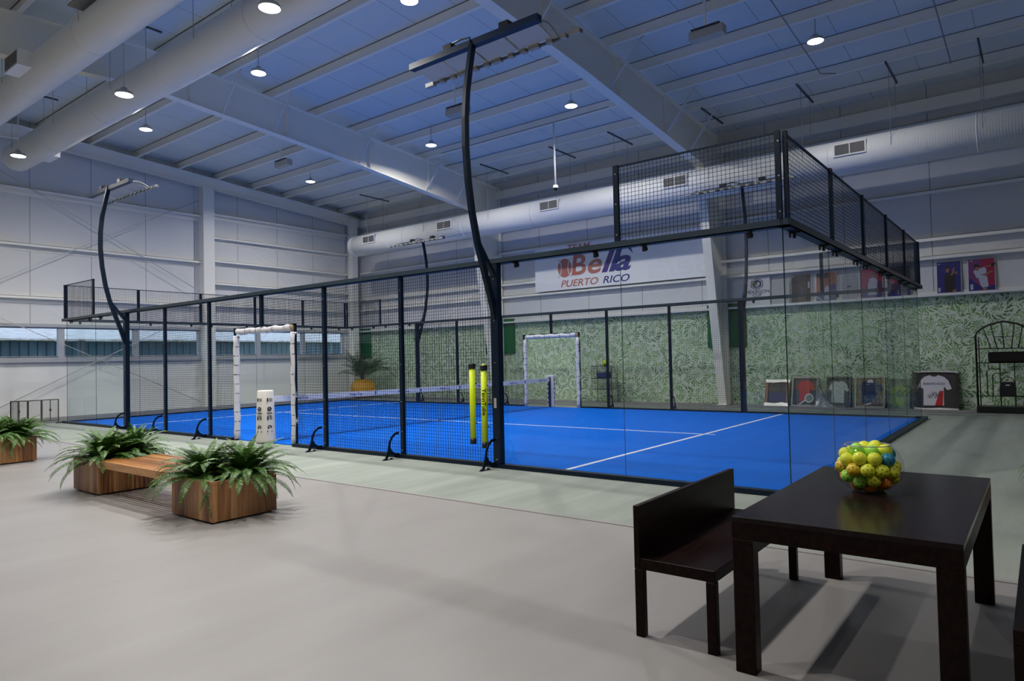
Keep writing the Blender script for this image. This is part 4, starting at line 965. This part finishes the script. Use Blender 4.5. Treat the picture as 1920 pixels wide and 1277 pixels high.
# table
r = thing('dining_table', 'dark espresso wooden table with thick square legs', 'table', (-3.45, -1.43, 0))
tx0, tx1, ty0, ty1, th_ = -4.345, -2.545, -1.915, -.955, .757
MB().cbox((tx0, ty0, th_-.028), (tx1, ty1, th_), .0015).build('tabletop', esprt, r)
for a, b in (((tx0+.0, ty0+.0), (tx1-.0, ty0+.028)), ((tx0+.0, ty1-.028), (tx1-.0, ty1-.0)), ((tx0+.0, ty0+.028), (tx0+.028, ty1-.028)), ((tx1-.028, ty0+.028), (tx1-.0, ty1-.028))):
    MB().box((a[0], a[1], th_-.108), (b[0], b[1], th_-.028)).build('apron', espr, r)
for x in (tx0, tx1-.08):
    for y in (ty0, ty1-.1): MB().cbox((x, y, .0), (x+.08, y+.1, th_-.1085), .003).build('leg', espr, r)
def bench(label, x0, x1, yb, yf, loc):
    r = thing('wooden_bench', label, 'bench', loc); s = 1 if yf < yb else -1; zs = .435
    MB().cbox((x0, yf, zs-.062), (x1, yb-s*.035, zs), .003).build('seat', espr, r)
    MB().cbox((x0, yb-s*.035, zs-.062), (x1, yb, .722), .003).build('backrest', espr, r)
    for x in (x0, x1-.045):
        for y in (yb-s*.052, yf): MB().cbox((x, y, 0), (x+.045, y+s*.052, zs-.0625), .003).build('leg', espr, r)
bench('dark espresso bench with low back left of the table', -4.24, -2.755, -.355, -.82, (-3.5, -.6, 0))
# opposite bench: backrest at its table-facing side reads as the dark panel at the right edge
bench('dark espresso bench cut off by the right edge', -4.30, -2.80, -2.56, -2.065, (-3.5, -2.3, 0))

# bowl with balls
BX, BY, BZ = -3.345, -1.385, th_
r = thing('glass_bowl', 'clear round glass bowl full of balls on the table', 'bowl', (BX, BY, BZ))
RB, HBW = .182, .158
prof = [(.001, .008), (.06, .004), (.075, .0), (.085, .008)]
for k in range(4, 29): a = math.pi*k/32; 
pr_ = []
for k in range(5, 25):
    a = math.pi*k/31.0; pr_.append((RB*math.sin(a), HBW-.012-(HBW)*math.cos(a)*1.0))
pr_ = [(q, z) for q, z in pr_ if z > .012]
outer = [(.001, .004), (.07, .004)] + pr_
inner = [(q-.004, z) for q, z in outer[::-1] if q > .01] 
MB().lathe(outer, (BX, BY, BZ), 48).build('bowl_wall', bowlg, r)
q, z = outer[-1]; MB().lathe([(q-.004, z-.002), (q-.002, z+.002), (q+.002, z+.002), (q+.002, z-.003)], (BX, BY, BZ), 48).build('rim', mat('rim_glass', (.35, .38, .36), .08), r)
MB().lathe([(.05, .003), (.085, .0), (.09, .006), (.07, .012)], (BX, BY, BZ), 40).build('foot_ring', glassmat('thick_glass', (.7, .75, .74), 3), r)
random.seed(5); rb = .0385; pos = []
for i in range(50): pos.append(Vector((random.uniform(-.1, .1), random.uniform(-.1, .1), random.uniform(.06, .5))))
CZ = HBW-.012
for it in range(260):
    for p_ in pos: p_.z -= .0025
    for _ in range(2):
        for i in range(len(pos)):
            for j in range(i):
                d = pos[i]-pos[j]; L = d.length
                if L < 2*rb and L > 1e-6: k = d*((2*rb-L)/L*.5); pos[i] += k; pos[j] -= k
        for p_ in pos:
            q = Vector((p_.x/(RB-rb-.006), p_.y/(RB-rb-.006), (p_.z-CZ)/(HBW-rb-.004)))
            if p_.z < CZ or True:
                L = q.length
                if L > 1 and p_.z < CZ+.12: p_.x /= L; p_.y /= L; p_.z = CZ+(p_.z-CZ)/L
pos = [p_ for p_ in pos if p_.z < CZ+.135]
mx_ = (max(q.x for q in pos)+min(q.x for q in pos))/2; my_ = (max(q.y for q in pos)+min(q.y for q in pos))/2
for p_ in pos: p_.x -= mx_*.8; p_.y -= my_*.8
bc = {'lime': mat('ball_lime', (.46, .88, .10), .4), 'yellow': mat('ball_yellow', (.88, .90, .05), .45), 'dull': mat('ball_mustard', (.88, .60, .03), .4), 'orange': mat('ball_orange', (.95, .32, .02), .4), 'blue': mat('ball_blue', (.02, .26, .42), .4)}
for k_ in bc.values():
    q_ = k_.node_tree.nodes['Principled BSDF']; q_.inputs['Subsurface Weight'].default_value = .5; q_.inputs['Subsurface Radius'].default_value = (1, 1, .6); q_.inputs['Subsurface Scale'].default_value = .03
hole = mat('ball_hole', (.02, .02, .01), .8)
protos = {}
def ball_mesh(col, holes):
    key = (col, holes)
    if key in protos: return protos[key]
    mb = sphere_mb(rb*.985, (0, 0, 0), 24, 14)
    if holes:
        for k in range(30):
            y = 1-2*(k+.5)/30; rr = math.sqrt(1-y*y); a = k*2.39996; nrm = Vector((rr*math.cos(a), rr*math.sin(a), y)); u = nrm.orthogonal().normalized(); v = nrm.cross(u)
            mb.add([nrm*rb*.993+(u*math.cos(q*math.pi/4)+v*math.sin(q*math.pi/4))*.0035 for q in range(8)], [tuple(range(8))], 1)
    me = bpy.data.meshes.new('ball'); me.from_pydata(mb.v, [], mb.f); me.materials.append(bc[col]); me.materials.append(hole)
    me.polygons.foreach_set('material_index', mb.m); me.polygons.foreach_set('use_smooth', mb.sm); me.update(); protos[key] = me; return me
vd = (Vector((CP.x-BX, CP.y-BY, 0))).normalized(); rgt = Vector((-vd.y, vd.x, 0))
hide = 0
cnt = {}
for i, p_ in enumerate(sorted(pos, key=lambda q: q.z)):
    s_ = p_.dot(rgt); h = p_.z-CZ
    if s_ > .08 and .02 < h < .07 : c = 'blue'
    elif h < -.06 and s_ < -.05: c = 'blue' if s_ < -.07 and h < -.07 else 'orange'
    elif h < -.02: c = random.choice(['orange', 'dull', 'orange', 'lime']) if s_ < .02 else random.choice(['lime', 'dull', 'yellow', 'orange'])
    elif h < .02: c = random.choice(['dull', 'orange', 'yellow', 'lime', 'yellow'])
    else: c = random.choice(['yellow', 'lime', 'yellow', 'yellow'])
    holes = c in ('orange', 'dull', 'blue') or h < .0
    o = bpy.data.objects.new('ball', ball_mesh(c, holes)); COL.objects.link(o); o.location = Vector((BX, BY, BZ))+p_
    o.rotation_euler = (random.uniform(0, 6), random.uniform(0, 6), random.uniform(0, 6))
    nm = {'lime': 'lime green', 'yellow': 'bright yellow', 'dull': 'mustard yellow', 'orange': 'orange', 'blue': 'teal blue'}[c]
    front = p_.dot(vd) > 0
    lev = 'low' if h < -.04 else 'midway' if h < .04 else 'high'; sd = 'left' if s_ < -.06 else 'right' if s_ > .06 else 'centre'
    key = (nm, lev, sd, front)
    tag(o, '%s ball %s%s in the glass bowl, at its %s %s' % (nm, 'with round holes ' if holes else '', lev, 'front' if front else 'back', sd), 'ball', '%s balls, %s %s %s of the bowl' % (nm, lev, sd, 'front' if front else 'back'))
